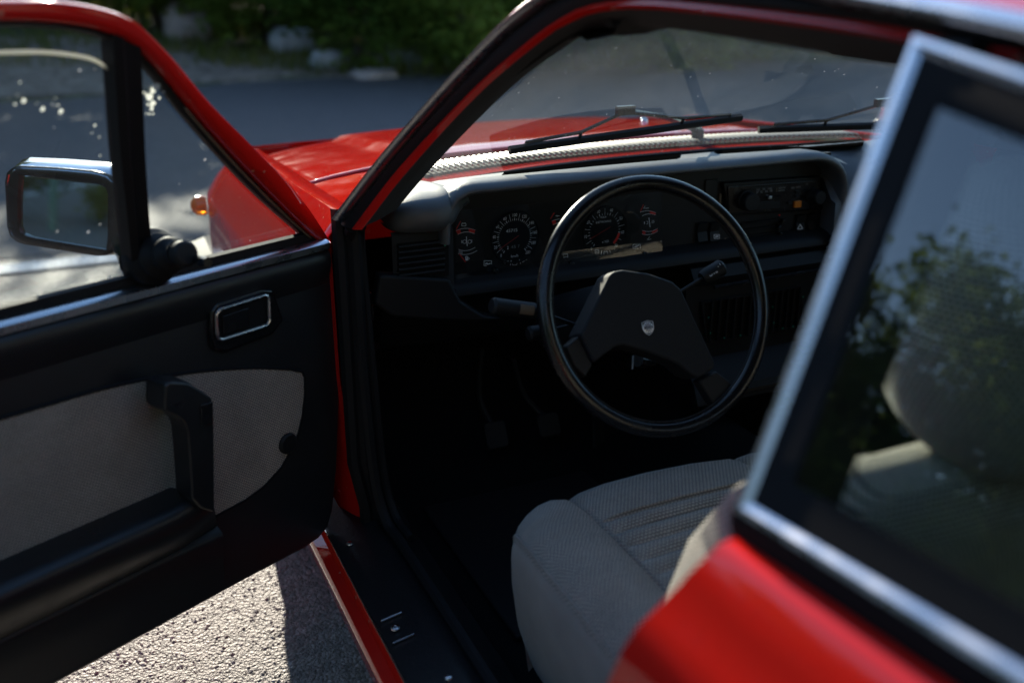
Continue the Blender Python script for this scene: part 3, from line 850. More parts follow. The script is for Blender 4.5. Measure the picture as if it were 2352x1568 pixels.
# inner window pillar behind the quarter window front edge
g = G()
a0 = [qb0+V((.012, .002, 0)), qb0+V((.055, -.002, 0)), qb0+V((.05, -.035, 0)), qb0+V((.012, -.030, 0))]
a1 = [qt0+V((.012, .002, 0)), qt0+V((.055, -.002, 0)), qt0+V((.05, -.035, 0)), qt0+V((.012, -.030, 0))]
g.loft([a0, a1], closed_u=True, caps=True)
add('door_pillar', g, M['rubber'], car, sharp=50)
g = G(); g.v = []
g.loft([mir(a0), mir(a1)], closed_u=True, caps=True); add('door_pillar', g, M['rubber'], car, sharp=50)

# ---- roof rail: gutter, door flange, seals
RW = V((.0, 0, 0))
gut_px = [(779, 508), (880, 378), (1000, 241), (1130, 104), (1200, 40), (1262, -4), (1330, -34), (1430, -50), (1600, -46), (1800, -22), (1960, 8), (2150, 42), (2352, 84), (2560, 136)]
gut = smooth([tp(x, y, -.008) for x, y in gut_px], 5)
last = gut[-1]; 
gut += smooth([last, last+V((.004, -.18, -.02)), last+V((.02, -.45, -.09)), last+V((.05, -.75, -.22))], 5)[1:]
def rail(sg):
    f = (lambda p: p) if sg < 0 else (lambda p: V((-p.x, p.y, p.z)))
    g = G(); rows = []
    for i, p in enumerate(gut):
        t = (gut[min(i+1, len(gut)-1)]-gut[max(i-1, 0)]).normalized()
        up = V((TL*.9, 0, 1)); up = (up-t*up.dot(t)).normalized(); o_ = t.cross(up); 
        if o_.x > 0: o_ = -o_
        w = lerp(.35, 1, min(max((-p.y+.05)/.25, 0), 1))
        pr = [(-.008, .0), (.004, -.004*w), (.010, -.002*w), (.0125, .003*w), (.010, .0085*w), (.004, .0125*w), (-.003, .0145*w), (-.012, .0145*w)]
        rows.append([f(p+o_*a+up*b) for a, b in pr])
    return g.loft(rows, closed_u=True, caps=True)
add('roof_gutter', rail(-1), M['alu'], car, sharp=60)
add('roof_gutter', rail(1), M['alu'], car, sharp=60)

def band(lines, m, name, n=40, solid=None, both=True, sharp=45, par=None):
    rows = [resample(smooth(l, 6), n) for l in lines]
    o = add(name, G().loft(rows), m, par or car, sharp=sharp, solid=solid)
    if both: add(name, G().loft([mir(r) for r in rows]), m, par or car, sharp=sharp, solid=solid)
    return o
# lines across the windscreen pillar and header, outside to inside; all in tp() depth steps
lA = [(783, 512), (884, 382), (1004, 246), (1134, 109), (1204, 45), (1266, 1), (1334, -26), (1430, -34), (1600, -28), (1850, 2), (2060, 32), (2352, 84)]
lR0 = [(808, 526), (915, 387), (1083, 208), (1218, 91), (1285, 44), (1335, 18), (1400, 4), (1480, -2), (1600, 8), (1850, 36), (2060, 68), (2352, 124)]
lR1 = [(831, 528), (934, 396), (1100, 216), (1251, 88), (1310, 52), (1352, 34), (1420, 22), (1500, 22), (1620, 32), (1850, 60), (2060, 92), (2352, 142)]
lG = [(912, 480), (958, 424), (1052, 321), (1186, 190), (1287, 116), (1352, 76), (1424, 63), (1520, 64), (1640, 80), (1860, 118), (2060, 150), (2352, 196)]
A0 = [tp(x, y, .0) for x, y in lA]
A1 = [tp(x, y, .012) for x, y in lR0]
A2 = [tp(x, y, .020) for x, y in lR1]
band([A0, [a.lerp(b, .3)+V((-.004, 0, .0)) for a, b in zip(A0, A1)], [a.lerp(b, .6)+V((-.005, 0, 0)) for a, b in zip(A0, A1)], A1], M['rubber'], 'door_seal')
band([A1, [a.lerp(b, .5)+V((-.004, 0, 0)) for a, b in zip(A1, A2)], A2], M['red'], 'door_flange')
A3 = [tp(lerp(a[0], b[0], .45), lerp(a[1], b[1], .45), .050) for a, b in zip(lR1, lG)]
A4 = [tp(x, y, .095) for x, y in lG]
def trims():
    mid = [a.lerp(b, .5)+V((-.006, 0, 0)) for a, b in zip(A2, A3)]
    mid2 = [a.lerp(b, .55)+V((-.006, -.0, -.003)) for a, b in zip(A3, A4)]
    back = [ws(-1, min((p.z-.87)/.305, 1))+V((.0, -.006, -.002)) if p.y > -.045 else (ws(-1+(-.045-p.y)*.5, 1)+V((0, (p.y+.045)*.5, -.012)) if p.y > -.25 else p+V((.06, .03, .02))) for p in A4]
    return [A2, mid, A3, mid2, A4, back]
band(trims(), M['headliner'], 'pillar_trim')
# exterior skin of the windscreen pillar between gutter and glass
g = G(); 
pil = [p for p in gut if p.y > -.12]
for sg in (-1, 1):
    g = G(); n = 20
    outer = resample([V((p.x, p.y, p.z)) for p in pil], n); inner = [ws(-1, lerp(-.05, 1.0, i/(n-1))) for i in range(n)]
    rows = [outer, [a.lerp(b, .5)+V((0, .03, .01)) for a, b in zip(outer, inner)], [b+V((0, .012, .004)) for b in inner]]
    if sg > 0: rows = [mir(r) for r in rows]
    add('windscreen_pillar', g.loft(rows), M['red'], car)
# ---- roof skin and headlining
top = [p for p in gut if p.y < -.115]
n = 26; gl_ = resample(top, n)
rows = []; lin = []
for i, p in enumerate(gl_):
    row = []; lrow = []
    for k in range(21):
        u = -1+2*k/20
        crown = .060*(1-abs(u)**2.4)*(1 if p.y < -.1 else .6)
        fy = .07*(1-u*u)*max(0, 1+p.y*2.2) if p.y > -.45 else 0
        row.append(V((p.x*-u*-1 if False else abs(p.x)*u, p.y+fy, p.z+.006+crown)))
        lrow.append(V((abs(p.x)*.93*u, p.y+fy-.02, p.z-.015+crown*.7)))
    rows.append(row); lin.append(lrow)
rows.insert(0, [ws(-1+2*k/20, 1)+V((0, .006, .006)) for k in range(21)])
lin.insert(0, [ws(-1+2*k/20, 1)+V((0, -.02, -.001)) for k in range(21)])
add('roof', G().loft(rows), M['red'], car, sharp=180)
add('headlining', G().loft(lin), M['headliner'], car, sharp=180)
# header trim over the windscreen and sun visors
g = G(); rows = []
for i in range(25):
    u = -1+2*i/24; p = ws(u, 1.0)
    rows.append([p+V((0, .03, .010)), p+V((0, .01, -.004)), p+V((0, -.03, -.016)), p+V((0, -.09, -.006)), p+V((0, -.12, .02))])
add('windscreen_header', g.loft(rows), M['headliner'], car, sharp=180)
vz = [onY(x, y, -.17) for x, y in ((1400, 66), (1540, 66), (1700, 86), (1890, 116), (1912, 127), (2060, 148))]
g = G(); rows = []
for p in vz: rows.append([p, p+V((0, -.006, .006)), p+V((0, -.002, .014)), p+V((0, .06, .034)), p+V((0, .11, .044)), p+V((0, .115, .036)), p+V((0, .06, .020))])
add('sun_visor', g.loft(rows, closed_u=True, caps=True), M['headliner'], car, sharp=180)
g = G(); 
g.loft([[p+V((.62, 0, 0)) for p in r] for r in rows], closed_u=True, caps=True)
add('sun_visor', g, M['headliner'], car, sharp=180)
# rear of the car: back window, boot lid, tail (out of the picture)
rp = gl_[-1]
g = G(); g.loft([[V((u*abs(rp.x), rp.y+.05, rp.z-.02+.04*(1-u*u))) for u in [-1+2*i/10 for i in range(11)]], [V((u*.62, -1.95, .90)) for u in [-1+2*i/10 for i in range(11)]]])
add('rear_window', g, M['quarterglass'], car)
g = G(); g.loft([[V((u*.72, y, z-.02*u*u)) for u in [-1+2*i/10 for i in range(11)]] for y, z in ((-1.93, .905), (-2.1, .90), (-2.24, .885), (-2.27, .80), (-2.26, .60), (-2.2, .35))])
add('boot_lid', g, M['red'], car)
g = G(); g.box((0, -2.30, .47), (1.56, .10, .11)); add('rear_bumper', g, M['rubber'], car, bevel=.02)
for sg in (-1, 1):
    g = G(); g.box((sg*.52, -2.285, .70), (.34, .03, .12)); add('tail_lamp', g, M['amber'], car, bevel=.008)

# ---- wheels
def wheel(x, y):
    sg = 1 if x > 0 else -1
    g = G(); g.lathe((x, y, .285), (sg, 0, 0), [(.17, -.085), (.25, -.09), (.283, -.06), (.285, 0), (.283, .06), (.25, .09), (.17, .085)], 36)
    w_ = add('wheel', g, M['tyre'], car)
    g = G(); g.lathe((x, y, .285), (sg, 0, 0), [(.165, .05), (.168, .085), (.15, .07), (.10, .05), (.05, .065), (.02, .07)], 28)
    add('rim', g, M['rim'], w_)
for x, y in ((-.70, .98), (.70, .98), (-.70, -1.37), (.70, -1.37)): wheel(x, y)

# ================================================================== driver's door, open
OH = V((-.772, .315, 0)); DA = math.radians(62)
DS = V((-math.sin(DA), -math.cos(DA), 0))          # along the door, away from the hinge
DN = V((math.cos(DA), -math.sin(DA), 0))           # out of the inner face
LEAN = .45
def D(px, py, k=0): return on(px, py, OH+DN*k, DN)
def U(px, py, k=0): return on(px, py, OH+DN*k+V((0, 0, .86)), DN-V((0, 0, LEAN)))
def sz(p): return ((p-OH).dot(DS), p.z)
def dp(s_, z, k=0): return OH+DS*s_+DN*k+V((0, 0, z))
def dq(pts, k=0): return [D(x, y, k) for x, y in pts]
s0, z0 = sz(D(738, 552)); s1, z1 = sz(D(0, 738))
def belt(s_): return z0+(z1-z0)*(s_-s0)/(s1-s0)
sE = 1.10
bz = sz(D(150, 1568))[1]
right_edge = [(742, 556), (764, 572), (779, 600), (785, 700), (784, 900), (777, 1080), (768, 1170), (756, 1212), (735, 1238), (700, 1262)]
pan = dq(right_edge)+dq([(560, 1336), (350, 1452), (150, 1562)])
sb, zb = sz(pan[-1]); sb2, zb2 = sz(pan[-3])
pan += [dp(sE, zb+(zb-zb2)/(sb-sb2)*(sE-sb)*.2), dp(sE+.02, belt(sE))]
def grow(poly, d):
    c = sum(poly, V((0, 0, 0)))/len(poly)
    return [p+(p-c).normalized()*d for p in poly]
door = add('door', G().prism([p-DN*.022-V((0, 0, .045 if p.z > .8 else 0)) for p in grow(pan, -.004)], -DN*.085), M['red'], car, bevel=.012, label='open red driver door with black and beige inner trim')
add('door_panel', G().prism([p-DN*.018 for p in pan], DN*.018), M['vinyl'], door, bevel=.012, seg=3)
# bright belt strip, inner roll of the panel top
bl = [dp(lerp(s0-.006, sE, i/20), belt(lerp(s0-.006, sE, i/20)), 0) for i in range(21)]
g = G(); g.loft([[p+DN*a+V((0, 0, b)) for p in bl] for a, b in ((-.003, -.080), (.004, -.062), (.010, -.046), (.013, -.032), (.012, -.022), (.006, -.013), (-.002, -.012))], caps=False)
add('panel_roll', g, M['vinyl'], door, sharp=180)
g = G(); g.loft([[p+DN*a+V((0, 0, b)) for p in bl] for a, b in ((.006, -.014), (.012, -.013), (.013, -.003), (.008, .001), (-.002, .002), (-.004, -.012))])
add('belt_strip', g, M['alu'], door, sharp=50)
g = G(); g.loft([[p+DN*a+V((0, 0, b)) for p in bl] for a, b in ((-.004, -.012), (-.004, .014), (-.012, .016), (-.016, -.012))])
add('window_wiper_seal', g, M['rubber'], door, sharp=50)
# cloth insert
ins = smooth([D(x, y, .001) for x, y in ((-420, 1075), (0, 960), (250, 888), (400, 860), (500, 848), (590, 844), (682, 848))], 5)[:-1]
ins += [D(x, y, .001) for x, y in ((692, 853), (698, 866), (698, 905), (693, 950), (684, 992), (668, 1030), (644, 1072), (605, 1115), (560, 1148), (500, 1180), (380, 1235), (0, 1400), (-420, 1570))]
g = G(); g.prism(ins, DN*.0022)
add('cloth_insert', g, M['doorcloth'], door, flat=True)
g = G(); g.tube([p+DN*.001 for p in ins[4:]], .0028, 6); add('insert_piping', g, M['rubber'], door)
# arm rest
rows = [[D(x, y, k) for x, y in pts] for k, pts in (
    (.0, ((388, 1118), (330, 1143), (0, 1284), (-400, 1455))), (.050, ((442, 1128), (385, 1160), (0, 1330), (-400, 1508))),
    (.066, ((446, 1146), (400, 1176), (0, 1357), (-400, 1535))), (.072, ((470, 1160), (405, 1198), (0, 1382), (-400, 1560))),
    (.066, ((494, 1172), (415, 1226), (0, 1420), (-400, 1610))), (.045, ((496, 1190), (415, 1250), (0, 1452), (-400, 1645))), (.0, ((500, 1205), (415, 1262), (0, 1475), (-400, 1670))))]
g = G(); g.loft([resample(r, 24) for r in rows], caps=False)
n_ = 24; g.add([r[0] for r in rows], [tuple(range(len(rows)))])
arm = add('armrest', g, M['pull'], door, sharp=60)
grip = [(380, 884), (392, 876), (432, 878), (460, 895), (488, 914), (492, 930), (494, 1060), (495, 1178), (462, 1168), (442, 1146), (441, 1120), (437, 1060), (431, 990), (424, 972), (410, 960), (378, 944)]
g = G(); g.prism([D(x, y, .085) for x, y in grip], -DN*.040)
hd = add('pull_handle', g, M['pull'], door, bevel=.012, seg=5)
g = G(); g.prism([D(x, y, .05) for x, y in ((382, 888), (432, 880), (448, 900), (440, 960), (408, 958), (380, 944))], -DN*.050)
add('handle_foot', g, M['pull'], hd, bevel=.007, seg=3)
g = G(); g.prism([D(x, y, .088) for x, y in ((462, 930), (490, 922), (491, 975), (463, 978))], -DN*.006)
add('handle_cap', g, M['gloss'], hd, bevel=.0015)
g = G(); c = D(657, 1016, 0); g.lathe(c, DN, [(.0175, 0), (.0175, .006), (.014, .009), (.004, .0095)], 28); add('crank_cap', g, M['plastic'], door)
# pocket crease of the lower panel
cr_ = [D(x, y, 0) for x, y in ((500, 1222), (400, 1268), (0, 1462), (-400, 1655))]
g = G(); g.loft([[p+DN*a+V((0, 0, b)) for p in cr_] for a, b in ((.0, .012), (.012, .004), (.014, -.003), (.006, -.05), (.0, -.10))]); add('map_pocket', g, M['vinyl'], door, sharp=60)
# inner handle: bezel, chrome frame, cup
hp = [(497, 722), (505, 711), (608, 678), (617, 681), (619, 738), (612, 747), (508, 780), (499, 774)]
g = G(); g.prism([D(x, y, .010) for x, y in ((486, 716), (500, 694), (600, 662), (630, 664), (642, 700), (655, 735), (628, 770), (520, 812), (494, 806), (486, 780))], -DN*.012)
bz_ = add('handle_bezel', g, M['gloss'], door, bevel=.006, seg=3)
g = G(); g.prism([D(x, y, .0115) for x, y in hp], -DN*.004); add('handle_cup', g, M['matte'], bz_)
g = G(); g.tube(resample([D(x, y, .0145) for x, y in hp], 60, True), .0028, 8, closed=True); add('chrome_surround', g, M['alu'], bz_)
g = G(); g.prism([D(x, y, .015) for x, y in ((512, 726), (572, 706), (574, 748), (514, 768))], -DN*.004); add('release_lever', g, M['gloss'], bz_, bevel=.0015)

# window frame (leaning)
fo = smooth([U(x, y) for x, y in ((-500, 12), (-250, 2), (0, 0), (130, 2), (230, 18), (300, 44), (345, 82), (400, 140), (480, 236), (590, 346), (690, 452), (764, 566))], 5)
fi = smooth([U(x, y) for x, y in ((-500, 60), (-250, 50), (0, 48), (120, 52), (215, 66), (285, 92), (325, 122), (372, 172), (450, 268), (556, 384), (650, 480), (722, 552))], 5)
fo = resample(fo, 60); fi = resample(fi, 60)
g = G(); g.loft([fi, [a.lerp(b, .12)+DN*.008 for a, b in zip(fi, fo)], [a.lerp(b, .55)+DN*.010 for a, b in zip(fi, fo)], [a.lerp(b, .9)+DN*.006 for a, b in zip(fi, fo)], fo, [b-DN*.020 for b in fo], [b-DN*.034 for b in fo], [a-DN*.030 for a in fi]], closed_v=True)
add('window_frame', g, M['red'], door, sharp=50)
g = G(); g.loft([[a-DN*.004+(a-b)*.0 for a, b in zip(fi, fo)], [a+(a-b)*.12+DN*.001 for a, b in zip(fi, fo)], [a+(a-b)*.30-DN*.004 for a, b in zip(fi, fo)], [a+(a-b)*.28-DN*.018 for a, b in zip(fi, fo)]]); add('glass_run', g, M['rubber'], door, sharp=50)
g = G(); g.tube([a+(a-b)*.18+DN*.002 for a, b in list(zip(fi, fo))[32:]], .0018, 6); add('bright_bead', g, M['tan'], door)
# divider between the panes
g = G(); L_ = smooth([U(x, y) for x, y in ((254, 78), (262, 200), (272, 350), (288, 500), (303, 640))], 4); R_ = smooth([U(x, y) for x, y in ((314, 108), (320, 200), (326, 350), (336, 500), (348, 632))], 4)
g.loft([[p-DN*.02 for p in L_], [p+DN*.004 for p in L_], [p.lerp(r, .3)+DN*.009 for p, r in zip(L_, R_)], [p.lerp(r, .45)+DN*.003 for p, r in zip(L_, R_)], [p.lerp(r, .75)+DN*.003 for p, r in zip(L_, R_)], [r+DN*.007 for r in R_], [r-DN*.02 for r in R_]], closed_v=True)
add('window_divider', g, M['rubber'], door, sharp=40)
# panes
fa = [p for p in fi]
tri = [U(x, y, -.008) for x, y in ((318, 108), (330, 120), (372, 168), (450, 265), (556, 382), (650, 478), (735, 556), (560, 600), (340, 650), (326, 350))]
g = G(); g.add(tri, [tuple(range(len(tri)))]); fp = add('front_pane', g, M['doorglass'], door, flat=True)
mp_ = [U(x, y, -.012) for x, y in ((-500, 128), (-250, 124), (0, 121), (90, 120), (160, 126), (215, 138), (262, 168), (275, 350), (305, 660), (0, 760), (-250, 830), (-500, 900))]
g = G(); g.add(mp_, [tuple(range(len(mp_)))]); dpn = add('drop_pane', g, M['doorglass'], door, flat=True)
g = G(); e_ = smooth(mp_[:7], 4); g.tube(e_, .0022, 6); add('pane_edge', g, M['splash_lit_edge'], dpn)  # whitish tube stands in for the sunlit gleam along the glass edge
# dried splashes on the panes
g = G()
def splat(px, py, r, seed, el=1):
    c = U(px, py, -.0055); n = 14
    ax = DS; ay = V((DN.x*LEAN, DN.y*LEAN, 1)).normalized()
    pts = []
    for k in range(n):
        a = 2*math.pi*k/n; rr = r*(1+.6*mnoise.noise(V((math.cos(a)*1.5+seed, math.sin(a)*1.5, seed))))
        pts.append(c+ax*(math.cos(a)*rr)+ay*(math.sin(a)*rr*el))
    g.add(pts, [tuple(range(n))])
for i, (x, y, r) in enumerate(((352, 205, 8), (345, 222, 7), (362, 198, 6), (372, 190, 5), (380, 186, 3.5), (350, 238, 6), (349, 250, 4.5), (336, 218, 3), (330, 213, 2.2), (343, 262, 2.2), (352, 262, 2), (336, 262, 1.4), (376, 212, 1.8), (340, 240, 2.5), (366, 225, 3))):
    splat(x, y, r*.0006, i*1.7, 1.1)
add('splash', g, M['splash_lit_edge'], fp, flat=True, kind='stuff')
g = G()
for i, (x, y, r) in enumerate(((54, 232, 5), (98, 251, 5), (140, 256, 4.5), (218, 288, 3), (34, 240, 2.5), (46, 190, 2), (211, 306, 1.6), (212, 376, 1.8), (228, 315, 1.5), (230, 358, 1.6), (120, 240, 1.3), (133, 242, 2.0), (128, 226, 1.2))):
    splat(x, y, r*.0005, i*2.3)
add('splash', g, M['splash_lit_edge'], dpn, flat=True, kind='stuff')

# door mirror outside, its knob inside
MN = V((-.764, -.645, .116)).normalized(); MP = CAM+ray(150, 480)*1.46
def mi(px, py, off=0): return on(px, py, MP+MN*off, MN)
so = [(14, 420), (16, 400), (28, 386), (45, 380), (130, 384), (225, 392), (258, 402), (277, 420), (284, 450), (282, 540), (276, 568), (258, 584), (232, 588), (150, 575), (52, 560), (30, 550), (20, 532)]
sg_ = [(46, 402), (48, 404), (235, 425), (244, 432), (248, 446), (247, 572), (150, 556), (62, 541), (50, 536), (46, 525)]
P0 = resample([mi(x, y, .004) for x, y in so], 40, True)
c_ = sum(P0, V((0, 0, 0)))/40
g = G(); g.loft([[c_+(p-c_)*.90+MN*-.004 for p in P0], [c_+(p-c_)*.94+MN*.004 for p in P0], P0, [c_+(p-c_)*1.03-MN*.02+V((0, 0, .009 if p.z > c_.z+.01 else 0)) for p in P0], [c_+(p-c_)*.92-MN*.055 for p in P0], [c_+(p-c_)*.55-MN*.080 for p in P0]], closed_u=True, caps=True)
ms = add('door_mirror', g, M['chrome'], door, sharp=60)
g = G(); g.prism([mi(x, y, .003) for x, y in sg_], -MN*.003); add('mirror_glass', g, M['mirror'], ms, flat=True)
Q0 = resample([mi(x, y, .006) for x, y in sg_], 40, True)
k0 = min(range(40), key=lambda k: (P0[k]-Q0[0]).length); P1 = P0[k0:]+P0[:k0]
g = G(); g.loft([[p-MN*.008 for p in P1], [p+MN*.002 for p in P1], [p.lerp(q_, .35)+MN*.004 for p, q_ in zip(P1, Q0)], [p.lerp(q_, .9)+MN*.002 for p, q_ in zip(P1, Q0)], [q_-MN*.004 for q_ in Q0]], closed_u=True)
add('mirror_bezel', g, M['gloss'], ms, sharp=50)
g = G(); a = mi(276, 520, -.03); b = U(318, 600, -.05); g.tube([a, a.lerp(b, .5)+V((0, 0, -.012)), b], [.022, .020, .026], 10); add('mirror_arm', g, M['gloss'], ms)
# adjusting knob with rubber boot
b0 = U(352, 588, 0); k1 = U(432, 582, .085)
ax = (k1-b0).normalized(); L = (k1-b0).length
g = G(); pr = []
for i in range(19):
    t = i/18; pr.append((lerp(.038, .015, t**.8)+.0028*math.sin(t*6.28*3.2), L*t*.80))
g.lathe(b0-ax*.004, ax, [(.038, -.01)]+pr+[(.009, L*.81)], 28); kb = add('mirror_boot', g, M['rubber'], door)
g = G(); g.lathe(b0+ax*L*.78, ax, [(.012, 0), (.0165, .004), (.0165, .015), (.013, .019), (.007, .0195)], 24); kk = add('adjuster_knob', g, M['plastic'], kb)
g = G(); g.tube([b0+ax*(L*.78+.012)+V((.012, -.004, -.008)), b0+ax*(L*.78+.034)+V((.016, -.006, -.012))], [.0055, .0068], 10); add('adjuster_lever', g, M['gloss'], kb)

# ================================================================== door opening: jamb, sill, floor
g = G()
jam = [(-.772, .352), (-.757, .312), (-.752, .345), (-.70, .40), (-.70, .46), (-.78, .46), (-.78, .37)]
g.loft([[V((x+(.02 if z < .4 else 0), y+(.9-z)*-.06*0, z)) for x, y in jam] for z in (.832, .80, .6, .36, .30)], closed_u=True, caps=True)
add('door_jamb', g, M['red'], car, sharp=30)
g = G(); g.loft([[V((x+(.016 if z < .40 else 0), y, z)) for x, y in ((-.757, .301), (-.752, .292), (-.742, .290), (-.735, .297), (-.728, .290), (-.718, .291), (-.711, .300), (-.706, .36))] for z in (.89, .8, .6, .45, .36, .325)])
add('jamb_seal', g, M['rubber'], car, sharp=25)
sl_o = [onZ(x, y, .300) for x, y in ((724, 1243), (760, 1315), (805, 1405), (886, 1568))]
dy = (sl_o[-1]-sl_o[0]).normalized()
sill_a = V((-.806, .46, .30)); sill_b = V((-.806, -.80, .30))
def sillrow(off): return [V((off[0], lerp(.46, -.80, i/12), off[1])) for i in range(13)]
g = G(); g.loft([sillrow(o) for o in ((-.785, .21), (-.815, .245), (-.821, .288), (-.819, .295), (-.803, .302), (-.800, .318), (-.700, .318), (-.690, .308), (-.655, .292), (-.650, .235))])
sill = add('sill', g, M['red'], car, sharp=40)
g = G(); g.loft([sillrow(o) for o in ((-.801, .3195), (-.799, .3255), (-.793, .3285), (-.745, .3305), (-.735, .3335), (-.722, .3340), (-.712, .330), (-.690, .317), (-.66, .303), (-.640, .285), (-.640, .24))])
sp = add('sill_cover', g, pm('sill_plastic', (.012, .012, .013), .32, bump=(160, .25, .002)), sill, sharp=40)
g = G(); g.tube(sillrow((-.8005, .3235)), .0018, 6); add('sill_bead', g, M['chrome'], sill)
cc = onZ(908, 1442, .332)
for dy_ in (.028, -.028):
    g = G(); g.tube([cc+V((-.014, dy_-.003, .0)), cc+V((.020, dy_+.003, .001))], .0018, 6); add('clip_bar', g, M['alu'], sp)
g = G(); g.lathe(cc, (0, 0, 1), [(.007, 0), (.0065, .002), (.003, .003), (.0028, .0022)], 16); add('sill_screw', g, M['alu'], sp)
for x, y in ((803, 1248), (1030, 1555), (1050, 1690)):
    g = G(); c = onZ(x, y, .331); c.x = max(min(c.x, -.735), -.79); g.lathe(c, (0, 0, 1), [(.006, 0), (.005, .002), (.002, .003)], 12); add('sill_screw', g, M['alu'], sp)
# seal round the door opening
sealp = [tp(808, 520, .016), V((-.728, .305, .82)), V((-.722, .296, .6)), V((-.715, .290, .42)), V((-.705, .262, .345)), V((-.698, .20, .333)), V((-.695, 0, .330)), V((-.695, -.5, .330)), V((-.70, -.66, .345)), V((-.70, -.70, .45)), V((-.735, -.72, .7)), V((-.728, -.716, .89))]
g = G(); g.tube(smooth(sealp, 6), .010, 8); add('opening_seal', g, M['rubber'], car)
g = G(); g.tube([p+V((.02, .012, 0)) for p in smooth(sealp[:6], 6)], .008, 8); add('opening_seal', g, M['rubber'], car)
# kick panel, floor, bulkhead, tunnel
g = G(); g.loft([[V((-.712, .305, z)), V((-.69, .36, z)), V((-.672, .46, z)), V((-.655, .55, min(z, .82))), V((-.62, .80, min(z, .80)))] for z in (.862, .62, .45, .24)]); kick = add('kick_panel', g, M['plastic'], car)
g = G(); c = V((-.675, .44, .40)); g.box(c, (.012, .13, .15), None); add('kick_pocket', g, M['gloss'], kick, bevel=.004)
g = G(); g.box((-.683, .37, .70), (.01, .035, .05)); add('fuse_cover', g, M['gloss'], kick, bevel=.008)
def floor_z(x): return .235+.15*max(0, 1-(abs(x)/.135)**2.2) if abs(x) < .135 else .235
g = G(); rows = []
for y, dz in ((-1.9, .25), (-1.15, .22), (-1.1, .02), (-.6, 0), (0, 0), (.40, 0), (.52, .02), (.66, .14), (.78, .30), (.80, .46)):
    rows.append([V((x, y, (floor_z(x) if dz < .3 else .235)+dz)) for x in [-.66+.033*i for i in range(41)]])
add('floor_carpet', g.loft(rows), M['carpet'], car, sharp=60)
g = G(); g.loft([[V((sg*.66, -1.9, z)), V((sg*.66, .8, z))] for z in (.2, .34)] if False else [[V((.652, -1.9, z)), V((.652, .8, z))] for z in (.2, .36)]); add('sill_trim', g, M['carpet'], car)
g = G(); g.box((-.40, .22, .243), (.36, .44, .012)); fm = add('floor_mat', g, M['rubber'], None, bevel=.005, label='black rubber floor mat in the driver footwell below the pedals', category='floor mat')

# far door with window, seen across the cabin
def far(p): return V((-p.x, p.y, p.z))
prof = [(.746, .885), (.752, .875), (.77, .855), (.789, .82), (.803, .785), (.812, .73), (.824, .66), (.826, .58), (.818, .45), (.80, .31), (.76, .26)]
g = G(); g.loft([[V((x, y+(.9-z)*(.25 if y < 0 else 0), z)) for x, z in prof] for y in [lerp(.30, -.685, i/10) for i in range(11)]]); pd = add('passenger_door', g, M['red'], car, sharp=50)
g = G(); g.loft([[V((x, lerp(.32, -.70, i/10), z)) for i in range(11)] for x, z in ((.735, .885), (.70, .885), (.682, .86), (.68, .62), (.665, .34))]); add('inner_panel', g, M['vinyl'], pd, sharp=50)
g = G(); g.prism([V((.676, y, z)) for y, z in ((.22, .70), (-.66, .70), (-.66, .48), (-.1, .45), (.12, .50), (.2, .58))], V((-.003, 0, 0))); add('cloth_insert', g, M['doorcloth'], pd, flat=True)
g = G(); g.loft([[V((x, y, z)) for y in (.05, -.2, -.45, -.66)] for x, z in ((.68, .58), (.62, .575), (.61, .56), (.615, .50), (.68, .47))]); add('armrest', g, M['vinyl'], pd)
frm = [far(p) for p in gut if p.y > -.70]
frm2 = [p+V((-.008, 0, -.022)) for p in frm]
g = G(); g.tube(frm2, .014, 8); add('window_frame', g, M['red'], pd)
side = resample(frm2, 24); low = [V((.742, lerp(side[0].y, -.70, i/23), .885)) for i in range(24)]
g = G(); g.loft([side, low]); add('window_pane', g, M['quarterglass'], pd, flat=True)

# ================================================================== dashboard
EX, EZ = V((1, 0, 0)), V((0, 0, 1)); FACE = V((0, -1, 0))
LY = .312; PYL = .372
O_px = [(1038, 562), (1039, 535), (1041, 506), (1050, 478), (1066, 460), (1095, 450), (1160, 444), (1480, 411), (1700, 391), (1850, 376), (1885, 374), (1910, 380), (1930, 398), (1938, 425), (1936, 470), (1926, 560)]
O = [onY(x, y, LY) for x, y in O_px]
O = resample(smooth(O, 5), 70)
def outw(P, d, y):
    out = []
    for i, p in enumerate(P):
        t = (P[min(i+1, len(P)-1)]-P[max(i-1, 0)]).normalized(); n = V((-t.z, 0, t.x))
        out.append(V((p.x+n.x*d, y, p.z+n.z*d)))
    return out
g = G(); g.loft([outw(O, 0, PYL+.01), outw(O, 0, LY+.012), outw(O, .002, LY+.004), outw(O, .006, LY-.001), outw(O, .011, LY), outw(O, .017, LY+.008), outw(O, .019, LY+.03), outw(O, .017, LY+.06)])
dash = add('dashboard', g, M['pad'], car, sharp=180)
PADP = [(.318, .884), (.33, .8885), (.36, .890), (.42, .886), (.48, .878), (.60, .861)]
def pad_z(y):
    for (a, b), (c, d) in zip(PADP, PADP[1:]):
        if y <= c: return lerp(b, d, (y-a)/(c-a))
    return PADP[-1][1]
def pad_hit(px, py, h=0):
    z = .885
    for _ in range(12):
        p = onZ(px, py, z+h); z = pad_z(p.y)
    return onZ(px, py, z+h)
xs_ = [-.585+i*(.285+.585)/40 for i in range(41)]
g = G(); rows = []
for k in range(13):
    t = k/12; row = []
    for x in xs_:
        y = lerp(.322, ws_yb(x)-.006, t); z = pad_z(y)-.016*max(0, (x-.20)/.085)**2*(1-t)-.004*max(0, (-.52-x)/.065)
        row.append(V((x, y, z)))
    rows.append(row)
add('top_pad', g.loft(rows), M['pad'], dash, sharp=180)
